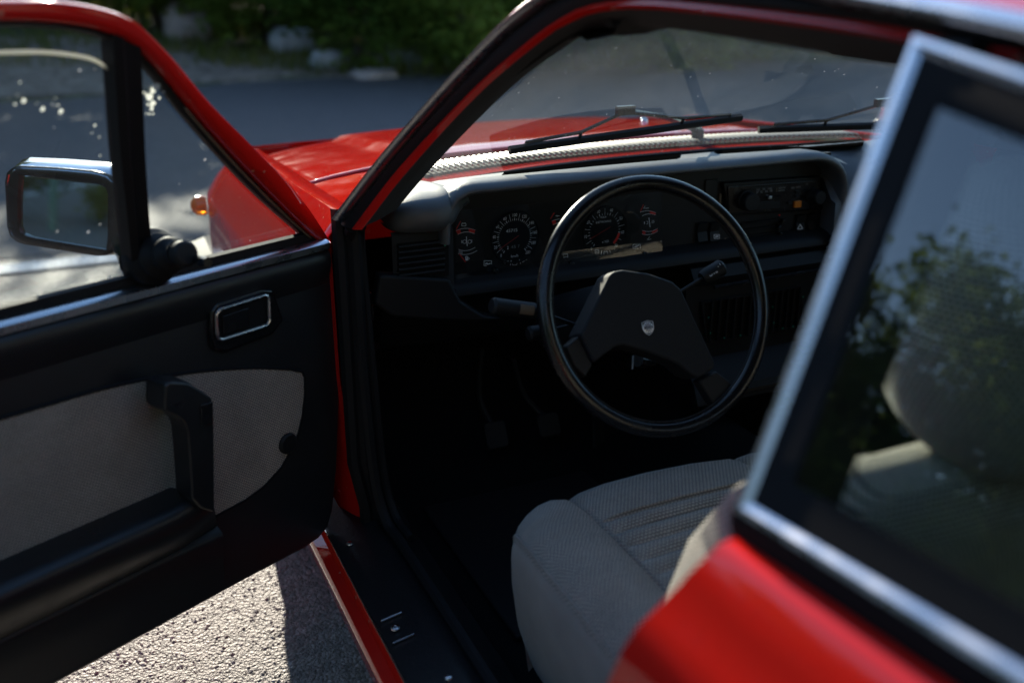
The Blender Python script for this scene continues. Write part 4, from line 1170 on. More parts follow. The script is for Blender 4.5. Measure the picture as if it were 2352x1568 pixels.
# rounded left end of the pad
sec = [(.345, .826), (.318, .830), (.306, .842), (.304, .858), (.309, .874), (.322, .884), (.36, .889), (.42, .8855), (.48, .8785), (.535, .866), (.54, .83)]
g = G(); rows = []
for x, s_, d_, cz in ((-.49, .70, .060, .872), (-.51, .74, .040, .870), (-.53, .84, .020, .862), (-.55, .95, .006, .852), (-.575, 1, 0, .848), (-.600, .985, 0, .848), (-.622, .93, 0, .848), (-.640, .80, 0, .848), (-.651, .58, 0, .848), (-.656, .28, 0, .848), (-.657, .05, 0, .848)):
    rows.append([V((x, .40+(y-.40)*(1-(1-s_)*.55)+d_*(k < 6), (cz+(z-.848)*s_-.004*(1-s_)) if x < -.54 or k > 9 or k < 3 else min(cz+(z-.848)*s_, z-.001))) for k, (y, z) in enumerate(sec)])
rows = [resample(smooth(r, 4), 40) for r in rows]
cols = [resample(smooth([r[j] for r in rows], 4), 50) for j in range(40)]
rows = [[c[i] for c in cols] for i in range(50)]
g.loft(rows); add('pad_end', g, M['pad'], dash, sharp=180)
# passenger side of the dash
g = G(); rows = []
for x in [.262, .275, .30]+[.34+.04*i for i in range(9)]:
    f = min(max((x-.262)/.04, 0), 1); f = f*f*(3-2*f)
    yb_ = ws_yb(x)-.006 if x < .62 else ws_yb(.62)-.006
    rows.append([V((x, yb_, .871)), V((x, .46, lerp(.868, .882, f))), V((x, .40, lerp(.852, .876, f))), V((x, .36, lerp(.835, .862, f))), V((x, .332, lerp(.80, .836, f))), V((x, .318, .795)), V((x, .315, .74)), V((x, .325, .69)), V((x, .36, .665)), V((x, .42, .65))])
add('passenger_pad', g.loft(rows), M['pad'], dash, sharp=180)
for a, b, w in (((1152, 401), (1564, 357), 8.0), ((1640, 348), (1985, 326), 8.0)):
    p = [(a[0]+6, a[1]-w+2), (b[0]-8, b[1]-w), (b[0], b[1]-w*.4), (b[0]-2, b[1]+w*.5), (b[0]-12, b[1]+w), (a[0]+10, a[1]+w*.6), (a[0], a[1]+2)]
    g = G(); g.prism([pad_hit(x, y, .0012) for x, y in p], V((0, 0, -.003))); add('defroster_slot', g, M['slot'], dash, flat=True)  # flat near-black plate; its colour stands for the shade inside the slot
# left end face with louvred vent
g = G(); g.loft([[V((x, y, z)) for x in (-.652, -.62, -.58, -.545)] for y, z in ((.335, .832), (.330, .825), (.330, .735), (.322, .725), (.33, .712), (.37, .70))]); add('dash_end', g, M['plastic'], dash, sharp=40)
vt = add('side_vent', G().prism([onY(x, y, .328) for x, y in ((912, 560), (1030, 548), (1031, 632), (918, 640))], V((0, .012, 0))), M['matte'], dash)
for k in range(6):
    t = (k+.5)/6; a = onY(914, lerp(562, 638, t), .326); b = onY(1020, lerp(550, 630, t), .326)
    g = G(); g.box((a+b)/2, ((b-a).length, .012, .0035), (EX, V((0, .9, -.43)), V((0, .43, .9)))); add('louvre', g, M['plastic'], vt)
g = G(); c = onY(1022, 563, .322); g.box(c, (.003, .003, .003)); add('vent_dot', g, M['green'], vt)
# lower dash
g = G(); rows = []
for y, z in ((.375, .735), (.345, .728), (.333, .720), (.331, .708), (.342, .700), (.385, .69), (.41, .65), (.42, .60), (.47, .57), (.55, .56)):
    rows.append([V((x, y, z)) for x in [-.655+i*.06 for i in range(22)]])
add('lower_dash', g.loft(rows), M['plastic'], dash, sharp=50)
g = G(); g.prism([onY(x, y, .318) for x, y in ((872, 630), (1034, 640), (1060, 690), (1110, 722), (1160, 735), (1100, 742), (1000, 738), (900, 730), (860, 700))], V((0, .03, 0))); add('knee_pad', g, M['plastic'], dash, bevel=.01)

# ---- instrument panel
pnl = add('instrument_panel', G().box((-.145, PYL+.004, .79), (.86, .008, .19)), M['plastic'], car)
FY = PYL-.001
def PT(px, py, h=0): return onY(px, py, FY-h)
def Z4(x, y): return ((1100+x/7.127)*.91875, (480+y/7.127)*.91875)
def Z5(x, y): return ((1380+x/7.128)*.91875, (480+y/7.128)*.91875)
def Z6(x, y): return ((1700+x/5.6)*.91875, (420+y/5.6)*.91875)
def arc(g, c, r0, r1, a0, a1, n=24, m=0, y=None):
    A = []; B = []
    for i in range(n+1):
        a = math.radians(lerp(a0, a1, i/n)); d = EX*math.sin(a)+EZ*math.cos(a)
        A.append(c+d*r0); B.append(c+d*r1)
    g.loft([A, B], m=m)
def dial(name, c, vals, major, per, label):
    """round dial sunk in the panel; marks and figures printed on its face"""
    g = G(); g.lathe(c+V((0, -.0035, 0)), FACE, [(.0475, .002), (.0465, .0045), (.0452, .0045), (.0445, .0)], 48, caps=False)
    d = add(name, g, M['plastic'], pnl)
    g = G(); g.lathe(c+V((0, .0005, 0)), FACE, [(.0446, 0), (.0446, .0012)], 48); add('dial_face', g, M['matte'], pnl)
    cf = c+V((0, -.0016, 0)); g = G(); n = len(vals)
    tot = (n-1)*per
    for i in range(tot+1):
        a = math.radians(lerp(-140, 140, i/tot)); d_ = EX*math.sin(a)+EZ*math.cos(a)
        lab = i % per == 0; mid = (i % per == per//2)
        r1 = .0345 if lab else (.0425 if mid else .0335)
        g.line(cf+d_*.0300, cf+d_*r1, .0011 if lab else .00055, FACE, 0)
    add('dial_marks', g, M['white'], pnl, flat=True)
    g = G()
    for i, v in enumerate(vals):
        if v is None: continue
        a = math.radians(lerp(-140, 140, i/(n-1))); d_ = EX*math.sin(a)+EZ*math.cos(a)
        put_text(g, str(v), .0085, cf+d_*(.0395+.001*(abs(a) > 2)), EX, EZ, squeeze=.78)
    return d, cf, g
spc = PT(*Z4(1322, 800)); 
d, cf, g = dial('speedometer', spc, [0, 20, 40, 60, 80, 100, 120, 140, 160, 180, 200], 10, 4, '')
put_text(g, 'km/h', .0072, PT(*Z4(1330, 1140), .0016), EX, EZ)
put_text(g, '45715', .0078, PT(*Z4(1280, 690), .0018), EX, EZ, squeeze=1.15)
put_text(g, '2', .0082, PT(*Z4(1208, 995), .0018), EX, EZ)
add('lettering', g, M['white'], pnl, flat=True)
g = G(); put_text(g, '45', .0078, PT(*Z4(1310, 980), .0018), EX, EZ, squeeze=1.3); put_text(g, '7', .0078, PT(*Z4(1400, 970), .0018), EX, EZ); add('trip_figures', g, M['dim'], pnl, flat=True)
g = G(); g.line(PT(*Z4(1050, 1030), .004), PT(*Z4(1405, 775), .004), .0016, FACE, taper=.8); add('needle', g, M['redn'], pnl, flat=True)
tac = PT(*Z5(925, 690))
d, cf, g = dial('rev_counter', tac, [0, 10, 20, 30, 40, 50, 60, 70], 10, 4, '')
put_text(g, 'x 100', .0062, PT(*Z5(950, 885), .0016), EX, EZ)
put_text(g, 'ELETTRONICO', .0048, PT(*Z5(920, 532), .0016), EX, EZ); put_text(g, 'VEGLIA', .0042, PT(*Z5(915, 450), .0016), EX, EZ)
add('lettering', g, M['white'], pnl, flat=True)
g = G(); arc(g, cf+V((0, -.0004, 0)), .0298, .0346, 103, 141); add('red_zone', g, M['redp'], pnl, flat=True)
g = G(); g.line(PT(*Z5(680, 840), .004), PT(*Z5(1040, 622), .004), .0016, FACE, taper=.8); add('needle', g, M['redn'], pnl, flat=True)
# small gauges
def band_g(g, a, b, c, d, m=0): g.add([a, b, c, d], [(0, 1, 2, 3)], m)
def small(Z, top0, top1, bot0, bot1, sag, reds, needle, white_seg=None):
    """arched scale between two curves; reds = list of (t0,t1)"""
    def cv(a, b, t): 
        x = lerp(a[0], b[0], t); y = lerp(a[1], b[1], t)-sag*4*t*(1-t)
        return PT(*Z(x, y), .002)
    g = G()
    for A, B in ((top0, top1), (bot0, bot1)):
        p = [cv(A, B, i/10) for i in range(11)]
        for i in range(10): g.line(p[i], p[i+1], .0008, FACE)
    add('gauge_scale', g, M['white'], pnl, flat=True)
    g = G()
    for t0, t1 in reds: g.loft([[cv(top0, top1, lerp(t0, t1, i/5)) for i in range(6)], [cv(bot0, bot1, lerp(t0+.01, t1-.01, i/5)) for i in range(6)]])
    if reds: add('red_zone', g, M['redp'], pnl, flat=True)
    if white_seg:
        g = G(); t0, t1 = white_seg; g.loft([[cv(top0, top1, lerp(t0, t1, i/5)) for i in range(6)], [cv(bot0, bot1, lerp(t0, t1, i/5)) for i in range(6)]]); add('reserve_zone', g, M['dim'], pnl, flat=True)
    g = G(); g.line(PT(*Z(*needle[0]), .003), PT(*Z(*needle[1]), .003), .0015, FACE); add('needle', g, M['redp'], pnl, flat=True)
small(Z4, (285, 690), (628, 680), (315, 758), (615, 742), 38, [(0, .22), (.66, 1)], ((290, 665), (368, 520)))
small(Z4, (330, 1022), (628, 985), (322, 1098), (662, 1042), -40, [], ((345, 1100), (458, 1250)), (.02, .24))
small(Z4, (1990, 520), (2300, 500), (2010, 585), (2290, 570), 30, [(.0, .22)], ((1968, 478), (2035, 372)))
small(Z5, (1570, 362), (1850, 370), (1605, 428), (1845, 412), 30, [(.60, 1)], ((1575, 350), (1632, 222)))
small(Z5, (1608, 684), (1880, 652), (1604, 750), (1885, 695), -34, [(.02, .22), (.62, 1)], ((1600, 800), (1600, 798)))
# symbols and warning-lamp rows
g = G()
def box_l(Z, x0, y0, x1, y1, w=.0009, tilt=0):
    P = [PT(*Z(x0, y0+tilt), .002), PT(*Z(x1, y0), .002), PT(*Z(x1, y1), .002), PT(*Z(x0, y1+tilt), .002)]
    for i in range(4): g.line(P[i], P[(i+1) % 4], w, FACE)
def ln(Z, a, b, w=.0009): g.line(PT(*Z(*a), .002), PT(*Z(*b), .002), w, FACE)
box_l(Z4, 388, 560, 462, 605); ln(Z4, (400, 556), (412, 556), .0016); ln(Z4, (440, 554), (452, 554), .0016)
ln(Z4, (470, 795), (485, 962), .0015)
for x in (430, 520):
    arc(g, PT(*Z4(x+8, 885), .002), .0028, .0036, 0, 360, 14)
for k in range(3): ln(Z4, (378, 868+18*k), (402, 866+18*k)); ln(Z4, (552, 862+18*k), (576, 858+18*k))
box_l(Z4, 458, 1150, 492, 1212, .0016); ln(Z4, (462, 1190), (490, 1186), .003); ln(Z4, (500, 1160), (518, 1180)); ln(Z4, (518, 1180), (518, 1200)); ln(Z4, (518, 1200), (498, 1204))
box_l(Z4, 785, 1225, 918, 1310, .0010); ln(Z4, (810, 1290), (830, 1262), .0022); ln(Z4, (830, 1262), (858, 1288), .0022); ln(Z4, (858, 1288), (900, 1268), .0018)
ln(Z4, (1132, 1245), (1222, 1232), .0014); ln(Z4, (1152, 1212), (1160, 1275), .0011)
ln(Z4, (1268, 1215), (1255, 1302), .0013); ln(Z4, (1412, 1200), (1435, 1280), .0013)
box_l(Z4, 1292, 1262, 1368, 1298); ln(Z4, (1368, 1275), (1392, 1262)); ln(Z4, (1462, 1240), (1500, 1222), .003); ln(Z4, (1500, 1222), (1550, 1195), .0016)
ln(Z4, (2060, 430), (2130, 425)); ln(Z4, (2080, 412), (2100, 440)); 
ln(Z5, (1630, 295), (1662, 250)); ln(Z5, (1650, 292), (1725, 285)); ln(Z5, (1690, 855), (1745, 795)); ln(Z5, (1710, 848), (1768, 838))
ln(Z5, (1728, 460), (1748, 625), .0014)
arc(g, PT(*Z5(1690, 548), .002), .0024, .0031, -20, 200, 12); ln(Z5, (1648, 530), (1648, 570), .0016); arc(g, PT(*Z5(1800, 530), .002), .0016, .0022, 0, 360, 12)
for k in range(8):
    a = k*math.pi/4; c = PT(*Z5(1800, 530), .002); d_ = EX*math.sin(a)+EZ*math.cos(a); g.line(c+d_*.0028, c+d_*.0038, .0005, FACE)
box_l(Z5, 770, 1030, 832, 1092); ln(Z5, (785, 1062), (818, 1062)); ln(Z5, (884, 1045), (876, 1125), .0013); box_l(Z5, 925, 1065, 992, 1115); ln(Z5, (935, 1060), (948, 1058), .0016); ln(Z5, (970, 1056), (984, 1055), .0016)
ln(Z5, (1030, 1038), (1046, 1110), .0013)
T = [(1095, 1062), (1115, 1018), (1148, 1048)]
for i in range(3): ln(Z5, T[i], T[(i+1) % 3])
box_l(Z5, 1445, 935, 1572, 1005); ln(Z5, (1470, 980), (1545, 955), .0022)
ln(Z5, (190, 1110), (278, 1104)); ln(Z5, (278, 1104), (284, 1195)); ln(Z5, (190, 1202), (284, 1195))
put_text(g, 'km', .0062, PT(*Z5(235, 1158), .002), EX, EZ)
add('warning_symbols', g, M['white'], pnl, flat=True)
for Z, x, y, r in ((Z4, 935, 1368, .0050), (Z5, 1590, 1080, .0055), (Z5, 290, 1245, .0050)):
    c = PT(*Z(x, y)); g = G(); g.lathe(c+V((-.006, 0, .001)), FACE, [(.009, 0), (.009, .003), (.007, .004)], 18); o = add('reset_well', g, M['matte'], pnl)
    g = G(); g.lathe(c, FACE, [(r, 0), (r, .016), (r*.7, .018)], 14); add('reset_stem', g, M['gloss'], pnl)
# clear cover over the instruments
g = G(); g.loft([[onY(1046, 484, .340), onY(1284, 462, .340), onY(1520, 440, .340)], [onY(1046, 604, .3600), onY(1284, 579, .3600), onY(1521, 552, .3600)], [onY(1046, 650, .3566), onY(1284, 625, .3566), onY(1522, 600, .3566)]])
add('clear_cover', g, M['cover'], pnl, sharp=2)
for P in ((1042, 655, 1516, 597),):
    a = onY(P[0], P[1], .364); b = onY(P[2], P[3], .364); g = G(); g.tube([a, b], .003, 6); add('cover_edge', g, M['gloss'], pnl)

# ---- radio
RY = PYL-.012
def R6(x, y, h=0): return onY(*Z6(x, y), RY-h)
rad = add('radio', G().prism([R6(*p) for p in ((610, 212), (1965, 118), (1955, 590), (680, 672))], V((0, .014, 0))), M['plastic'], car, bevel=.003)
g = G(); g.prism([R6(*p, .003) for p in ((672, 262), (1930, 170), (1925, 585), (690, 640))], V((0, .004, 0))); add('face_plate', g, M['gloss'], rad, bevel=.0015)
for x, y, r in ((910, 455, .0180), (1860, 392, .0145)):
    c = R6(x, y, .003); g = G(); g.lathe(c+V((0, 0, .001)), FACE, [(r*1.12, 0), (r*1.1, .006), (r, .007), (r*.97, .022), (r*.86, .024)], 32); add('knob', g, M['plastic'], rad, sharp=40)
g = G(); g.prism([R6(*p, .0045) for p in ((990, 290), (1500, 250), (1500, 325), (1000, 362))], V((0, .002, 0))); add('dial_window', g, M['gloss'], rad)
g = G()
put_text(g, '550    700    1000', .0050, R6(1180, 298, .005), EX, EZ); put_text(g, '87  90   94   98', .0062, R6(1180, 332, .005), EX, EZ); put_text(g, '1600 kHz', .0046, R6(1425, 280, .005), EX, EZ); put_text(g, '104 MHz', .0046, R6(1420, 316, .005), EX, EZ)
put_text(g, '902', .0056, R6(1582, 282, .005), EX, EZ); put_text(g, 'STEREO', .0038, R6(1655, 268, .005), EX, EZ); put_text(g, 'MW', .0035, R6(1085, 435, .005), EX, EZ)
put_text(g, 'CASSETTE', .0042, R6(1215, 533, .005), EX, EZ); put_text(g, 'EJECT', .0036, R6(1045, 548, .005), EX, EZ); put_text(g, 'FM', .0040, R6(1630, 395, .005), EX, EZ); put_text(g, 'BAL', .0036, R6(1775, 228, .005), EX, EZ)
add('lettering', g, M['dim'], rad, flat=True)
g = G(); g.line(R6(1352, 278, .0052), R6(1352, 335, .0052), .0014, FACE); add('tuning_pointer', g, M['tan'], rad, flat=True)
g = G(); g.box(R6(1300, 408, .004), (.034, .004, .0035)); add('slider_track', g, M['matte'], rad); g = G(); g.box(R6(1258, 412, .007), (.007, .006, .006)); add('slider', g, M['alu'], rad, bevel=.001)
g = G(); g.prism([R6(*p, .0052) for p in ((1000, 480), (1400, 465), (1400, 570), (1005, 590))], V((0, .003, 0))); add('cassette_flap', g, M['plastic'], rad, bevel=.001)
g = G(); g.box(R6(1640, 505, .005), (.0165, .008, .0135)); ob_ = add('push_button', g, M['orange'], rad, bevel=.0015, label='orange push button')
for x, y in ((1635, 392), (1640, 335), (1530, 490)):
    g = G(); g.box(R6(x, y, .004), (.010, .006, .006)); add('push_button', g, M['plastic'], rad, bevel=.001)
# ---- filler panels, switches, heater slides on the panel
g = G(); g.box(PT(*Z6(430, 330)), (.030, .006, .048)); add('blank_plate', g, M['plastic'], pnl, bevel=.002)
g = G(); g.box(PT(*Z6(557, 435), .003), (.003, .004, .020)); add('indicator_strip', g, M['tan'], pnl)
g = G(); g.prism([PT(*Z6(*p), .003) for p in ((1990, 130), (2080, 125), (2180, 190), (2220, 300), (2215, 570), (1985, 585))], V((0, .004, 0))); add('blank_plate', g, M['plastic'], pnl, bevel=.002)
for x, y, w, h in ((310, 895, .0215, .0385), (478, 890, .0205, .0385), (1680, 765, .0205, .034), (1845, 750, .0205, .034)):
    g = G(); c = PT(*Z6(x, y), .004); g.loft([[c+V((sx*w/2, yy, zz*h/2)) for sx in (-1, 1)] for yy, zz in ((.006, 1), (-.004, .9), (.0, 0), (-.006, -.9), (.006, -1))]); add('rocker_switch', g, M['plastic'], pnl, sharp=20)
g = G(); box_l(Z6, 440, 918, 515, 970, .0008); ln(Z6, (455, 945), (500, 940), .002)
T = [(1645, 855), (1682, 790), (1718, 850)]
for i in range(3): g.line(PT(*Z6(*T[i]), .012), PT(*Z6(*T[(i+1) % 3]), .012), .0012, FACE)
g.v = [(a, b-.009 if b > .365 else b, c) for a, b, c in g.v]
add('switch_symbols', g, M['white'], pnl, flat=True)
for y0, kx in ((760, 1430), (850, 1370), (940, 1385)):
    g = G(); a = PT(*Z6(860, y0+14), .002); b = PT(*Z6(1390, y0-26), .002); g.box((a+b)/2, ((b-a).length, .006, .006)); hs = add('heater_slide', g, M['matte'], pnl)
    g = G(); g.box(PT(*Z6(kx, y0-10 if y0 < 900 else y0-12), .008), (.007, .014, .011)); add('slide_knob', g, M['gloss'], pnl, bevel=.001)
for x, y, k in ((1392, 660, 'redp'), (1392, 880, 'green'), (635, 988, 'tan')):
    g = G(); g.box(PT(*Z6(x, y), .005), (.0028, .002, .0024)); add('heater_dot', g, M[k], pnl)
# ---- centre stack with two vents, tray
cs = add('centre_stack', G().loft([[V((x, y, z)) for x in (-.06, -.045, .10, .255, .27)] for y, z in ((.36, .70), (.335, .695), (.322, .675), (.330, .660), (.345, .655), (.345, .50), (.30, .47), (.28, .43), (.32, .40), (.40, .25))]), M['plastic'], car, sharp=40)
for quad, ns in ((((1612, 694), (1728, 676), (1732, 766), (1622, 784)), 6), (((1762, 670), (1838, 658), (1842, 748), (1768, 760)), 5)):
    P = [onY(x, y, .340) for x, y in quad]
    v_ = add('centre_vent', G().prism(P, V((0, .004, 0))), M['matte'], cs)
    g = G(); g.tube(resample([p+V((0, -.002, 0)) for p in P], 40, True), .0026, 6, closed=True); add('vent_frame', g, M['plastic'], v_)
    for k in range(ns):
        t = (k+.7)/(ns+.4); a = P[0].lerp(P[1], t); b = P[3].lerp(P[2], t)
        g = G(); g.box((a+b)/2+V((0, -.004, 0)), (.0022, .012, (a-b).length), (V((.94, -.34, 0)), V((.34, .94, 0)), EZ)); add('vent_vane', g, M['plastic'], v_)
    for fx, fz in ((.04, .35), (.04, .75), (.30, .93), (.62, .93), (.97, .22)):
        c = P[0]+(P[1]-P[0])*fx+(P[3]-P[0])*fz; g = G(); g.box(c+V((0, -.0105, 0)), (.0026, .002, .0026)); add('vent_dot', g, M['green'], v_)
g = G(); a = onY(1640, 660, .318); b = onY(1925, 612, .318); g.tube([a, b], .004, 6); add('tray_edge', g, M['gloss'], cs)
g = G(); g.box((.10, .30, .452), (.26, .07, .006)); add('tray', g, pm('tray_brown', (.03, .024, .016), .6), cs)
g = G(); g.lathe((.02, .10, .385), (.0, -.15, 1), [(.055, -.02), (.035, .03), (.014, .06), (.008, .065), (.008, .16)], 20); gs = add('gear_lever', g, M['rubber'], car)
g = G(); g.lathe((.02, .077, .54), (0, -.15, 1), [(.006, 0), (.02, .01), (.024, .03), (.02, .045), (.008, .052)], 18); add('gear_knob', g, M['gloss'], gs)
g = G(); g.tube([V((.02, -.35, .42)), V((.02, -.15, .46)), V((.02, -.10, .47))], [.012, .012, .013], 8); add('handbrake', g, M['gloss'], car)

# ================================================================== steering wheel, column, stalks, pedals
WC = V((-.3523, -.0044, .7706)); WT = .42189
WN = V((0, -math.cos(WT), math.sin(WT))); WA = V((1, 0, 0)); WB = WN.cross(WA)
def W(px, py, k=0): return on(px, py, WC+WN*k, WN)
g = G(); ring_ = [WC+WA*(.1832*math.cos(a))+WB*(.1832*math.sin(a)) for a in [2*math.pi*i/96 for i in range(96)]]
g.tube(ring_, .0117, 14, closed=True)
sw = add('steering_wheel', g, M['gloss'], car)
g = G(); g.tube([WC+(p-WC)*.9372+WN*.001 for p in ring_], .0018, 6, closed=True); add('rim_seam', g, M['plastic'], sw)
pad_o = [(1397, 642), (1402, 630), (1414, 622), (1432, 619), (1490, 627), (1546, 646), (1566, 664), (1598, 735), (1644, 832), (1641, 846), (1606, 869), (1586, 861), (1560, 838), (1540, 828), (1480, 806), (1432, 793), (1414, 797), (1396, 810), (1366, 833), (1334, 768), (1362, 712)]
g = G(); g.prism([W(x, y, .006) for x, y in pad_o], -WN*.045); add('hub_pad', g, M['hub'], sw, bevel=.008, seg=4)
g = G(); g.prism([W(x, y, -.002) for x, y in ((1330, 770), (1363, 836), (1346, 868), (1318, 842), (1300, 796))], -WN*.022); add('spoke', g, M['plastic'], sw, bevel=.004)
g = G(); g.prism([W(x, y, -.002) for x, y in ((1605, 873), (1646, 851), (1684, 880), (1668, 905), (1640, 930))], -WN*.022); add('spoke', g, M['plastic'], sw, bevel=.004)
ec = W(1488, 752, .0065); EU = WB; 
g = G(); g.lathe(ec, WN, [(.0085, 0), (.0085, .0012), (.0078, .0016)], 28); em = add('emblem', g, M['steelsilver'], sw)
g = G(); g.lathe(ec+WN*.0012, WN, [(.0070, 0), (.0070, .0008)], 28); add('emblem_field', g, M['emblem'], em) if False else None
g = G()
for k in range(12):
    a = k*math.pi/6+.26; d_ = WA*math.cos(a)+WB*math.sin(a); g.line(ec+WN*.0019+d_*.0030, ec+WN*.0019+d_*.0072, .0011, WN)
add('emblem_spokes', g, M['emblem'], sw, flat=True)
g = G(); g.add([ec+WN*.0022+WA*x+WB*y for x, y in ((-.0074, -.0020), (.0074, -.0020), (.0074, .0020), (-.0074, .0020))], [(0, 1, 2, 3)]); add('emblem_band', g, M['emblem'], sw, flat=True)
g = G(); put_text(g, 'LANCIA', .0034, ec+WN*.0025, WA, WB); add('emblem_lettering', g, M['steelsilver'], sw, flat=True)
g = G()
sh = [(-.0092, .0080), (0, .0100), (.0092, .0080), (.0092, -.002), (.006, -.0075), (0, -.0112), (-.006, -.0075), (-.0092, -.002)]
g.tube(resample([ec+WN*.001+WA*x+WB*y for x, y in sh], 40, True), .0005, 5, closed=True); add('emblem_shield', g, M['steelsilver'], sw)
g = G(); g.lathe(WC-WN*.02, -WN, [(.03, 0), (.042, .01), (.05, .05), (.055, .12), (.058, .30)], 24); col_ = add('steering_column', g, M['plastic'], car)
g = G(); c = W(1465, 826, -.06); g.tube([c, c+V((.03, .01, -.012))], .011, 10); add('ignition_barrel', g, M['gloss'], col_)
g = G(); c = W(1447, 828, -.03); g.box(c, (.003, .016, .022)); add('key', g, M['chrome'], col_)
def stalk(root, neck, tip, y, r, sticker=False):
    A, B, C_ = onY(*root, y), onY(*neck, y), onY(*tip, y)
    ax = (C_-B).normalized(); L = (C_-B).length
    g = G(); g.tube([A, B], .0035, 8); g.lathe(B, ax, [(r*.75, 0), (r, .006), (r, L*.55), (r*1.05, L-.004), (r*.8, L)], 18)
    s_ = add('stalk', g, M['plastic'], col_)
    if sticker:
        a, b = B+ax*.010, B+ax*.034; n = (CAM-B).normalized(); u_ = ax.cross(n).normalized()
        n = u_.cross(ax).normalized()
        g = G(); g.loft([[p+n*(r*1.03*math.cos(t))+u_*(r*1.03*math.sin(t)) for t in (-.6, -.2, .2, .6)] for p in (a, b)]); add('sticker', g, M['tan'], s_)
    return s_, B, ax, L
stalk((1330, 750), (1232, 714), (1128, 702), .10, .0125, True)
stalk((1350, 738), (1268, 757), (1212, 767), .12, .0115)
s_, B, ax, L = stalk((1530, 690), (1612, 640), (1660, 612), .10, .0135)
g = G(); n = (CAM-B).normalized(); ey = n.cross(ax).normalized(); put_text(g, 'O I II', .0075, B+ax*.022+n*.0145-ey*.002, ax, ey); arc_c = B+ax*.040+n*.0145
for k in range(3):
    a = -.9+k*.9; g.line(arc_c, arc_c+(ey*math.cos(a)+ax*math.sin(a))*.007, .0008, n)
add('stalk_lettering', g, M['white'], col_, flat=True)
for (px, py), w, h, (ax_, ay_) in (((1141, 998), .048, .056, (1106, 800)), ((1262, 975), .050, .050, (1178, 822))):
    c = onY(px, py, .50); n = V((0, -.88, .47)); up = V((0, .47, .88))
    g = G(); P = [c+EX*(x*w/2)+up*(y*h/2) for x, y in ((-.8, -1), (.8, -1), (1, -.7), (1, .8), (.75, 1), (-.75, 1), (-1, .8), (-1, -.7))]
    g.prism(P, -n*.012); pe = add('pedal', g, M['rubber'], car, bevel=.003)
    g = G(); t = onY(ax_, ay_, .56); g.tube(smooth([c-n*.012+up*.015, c.lerp(t, .4)+V((-.012, .03, 0)), t], 6), .006, 8); add('pedal_arm', g, M['plastic'], pe)
    for k in range(6):
        g = G(); g.box(c+up*(h*(-.36+.145*k))+n*.001, (w*.8, .003, .003), (EX, n, up)); add('tread_bar', g, M['rubber'], pe)
c = onY(1378, 1012, .52); g = G(); g.box(c, (.040, .010, .13), (V((.98, 0, -.17)), V((0, .9, -.43)), V((.17, .43, .88)))); add('pedal', g, M['rubber'], car, bevel=.004)

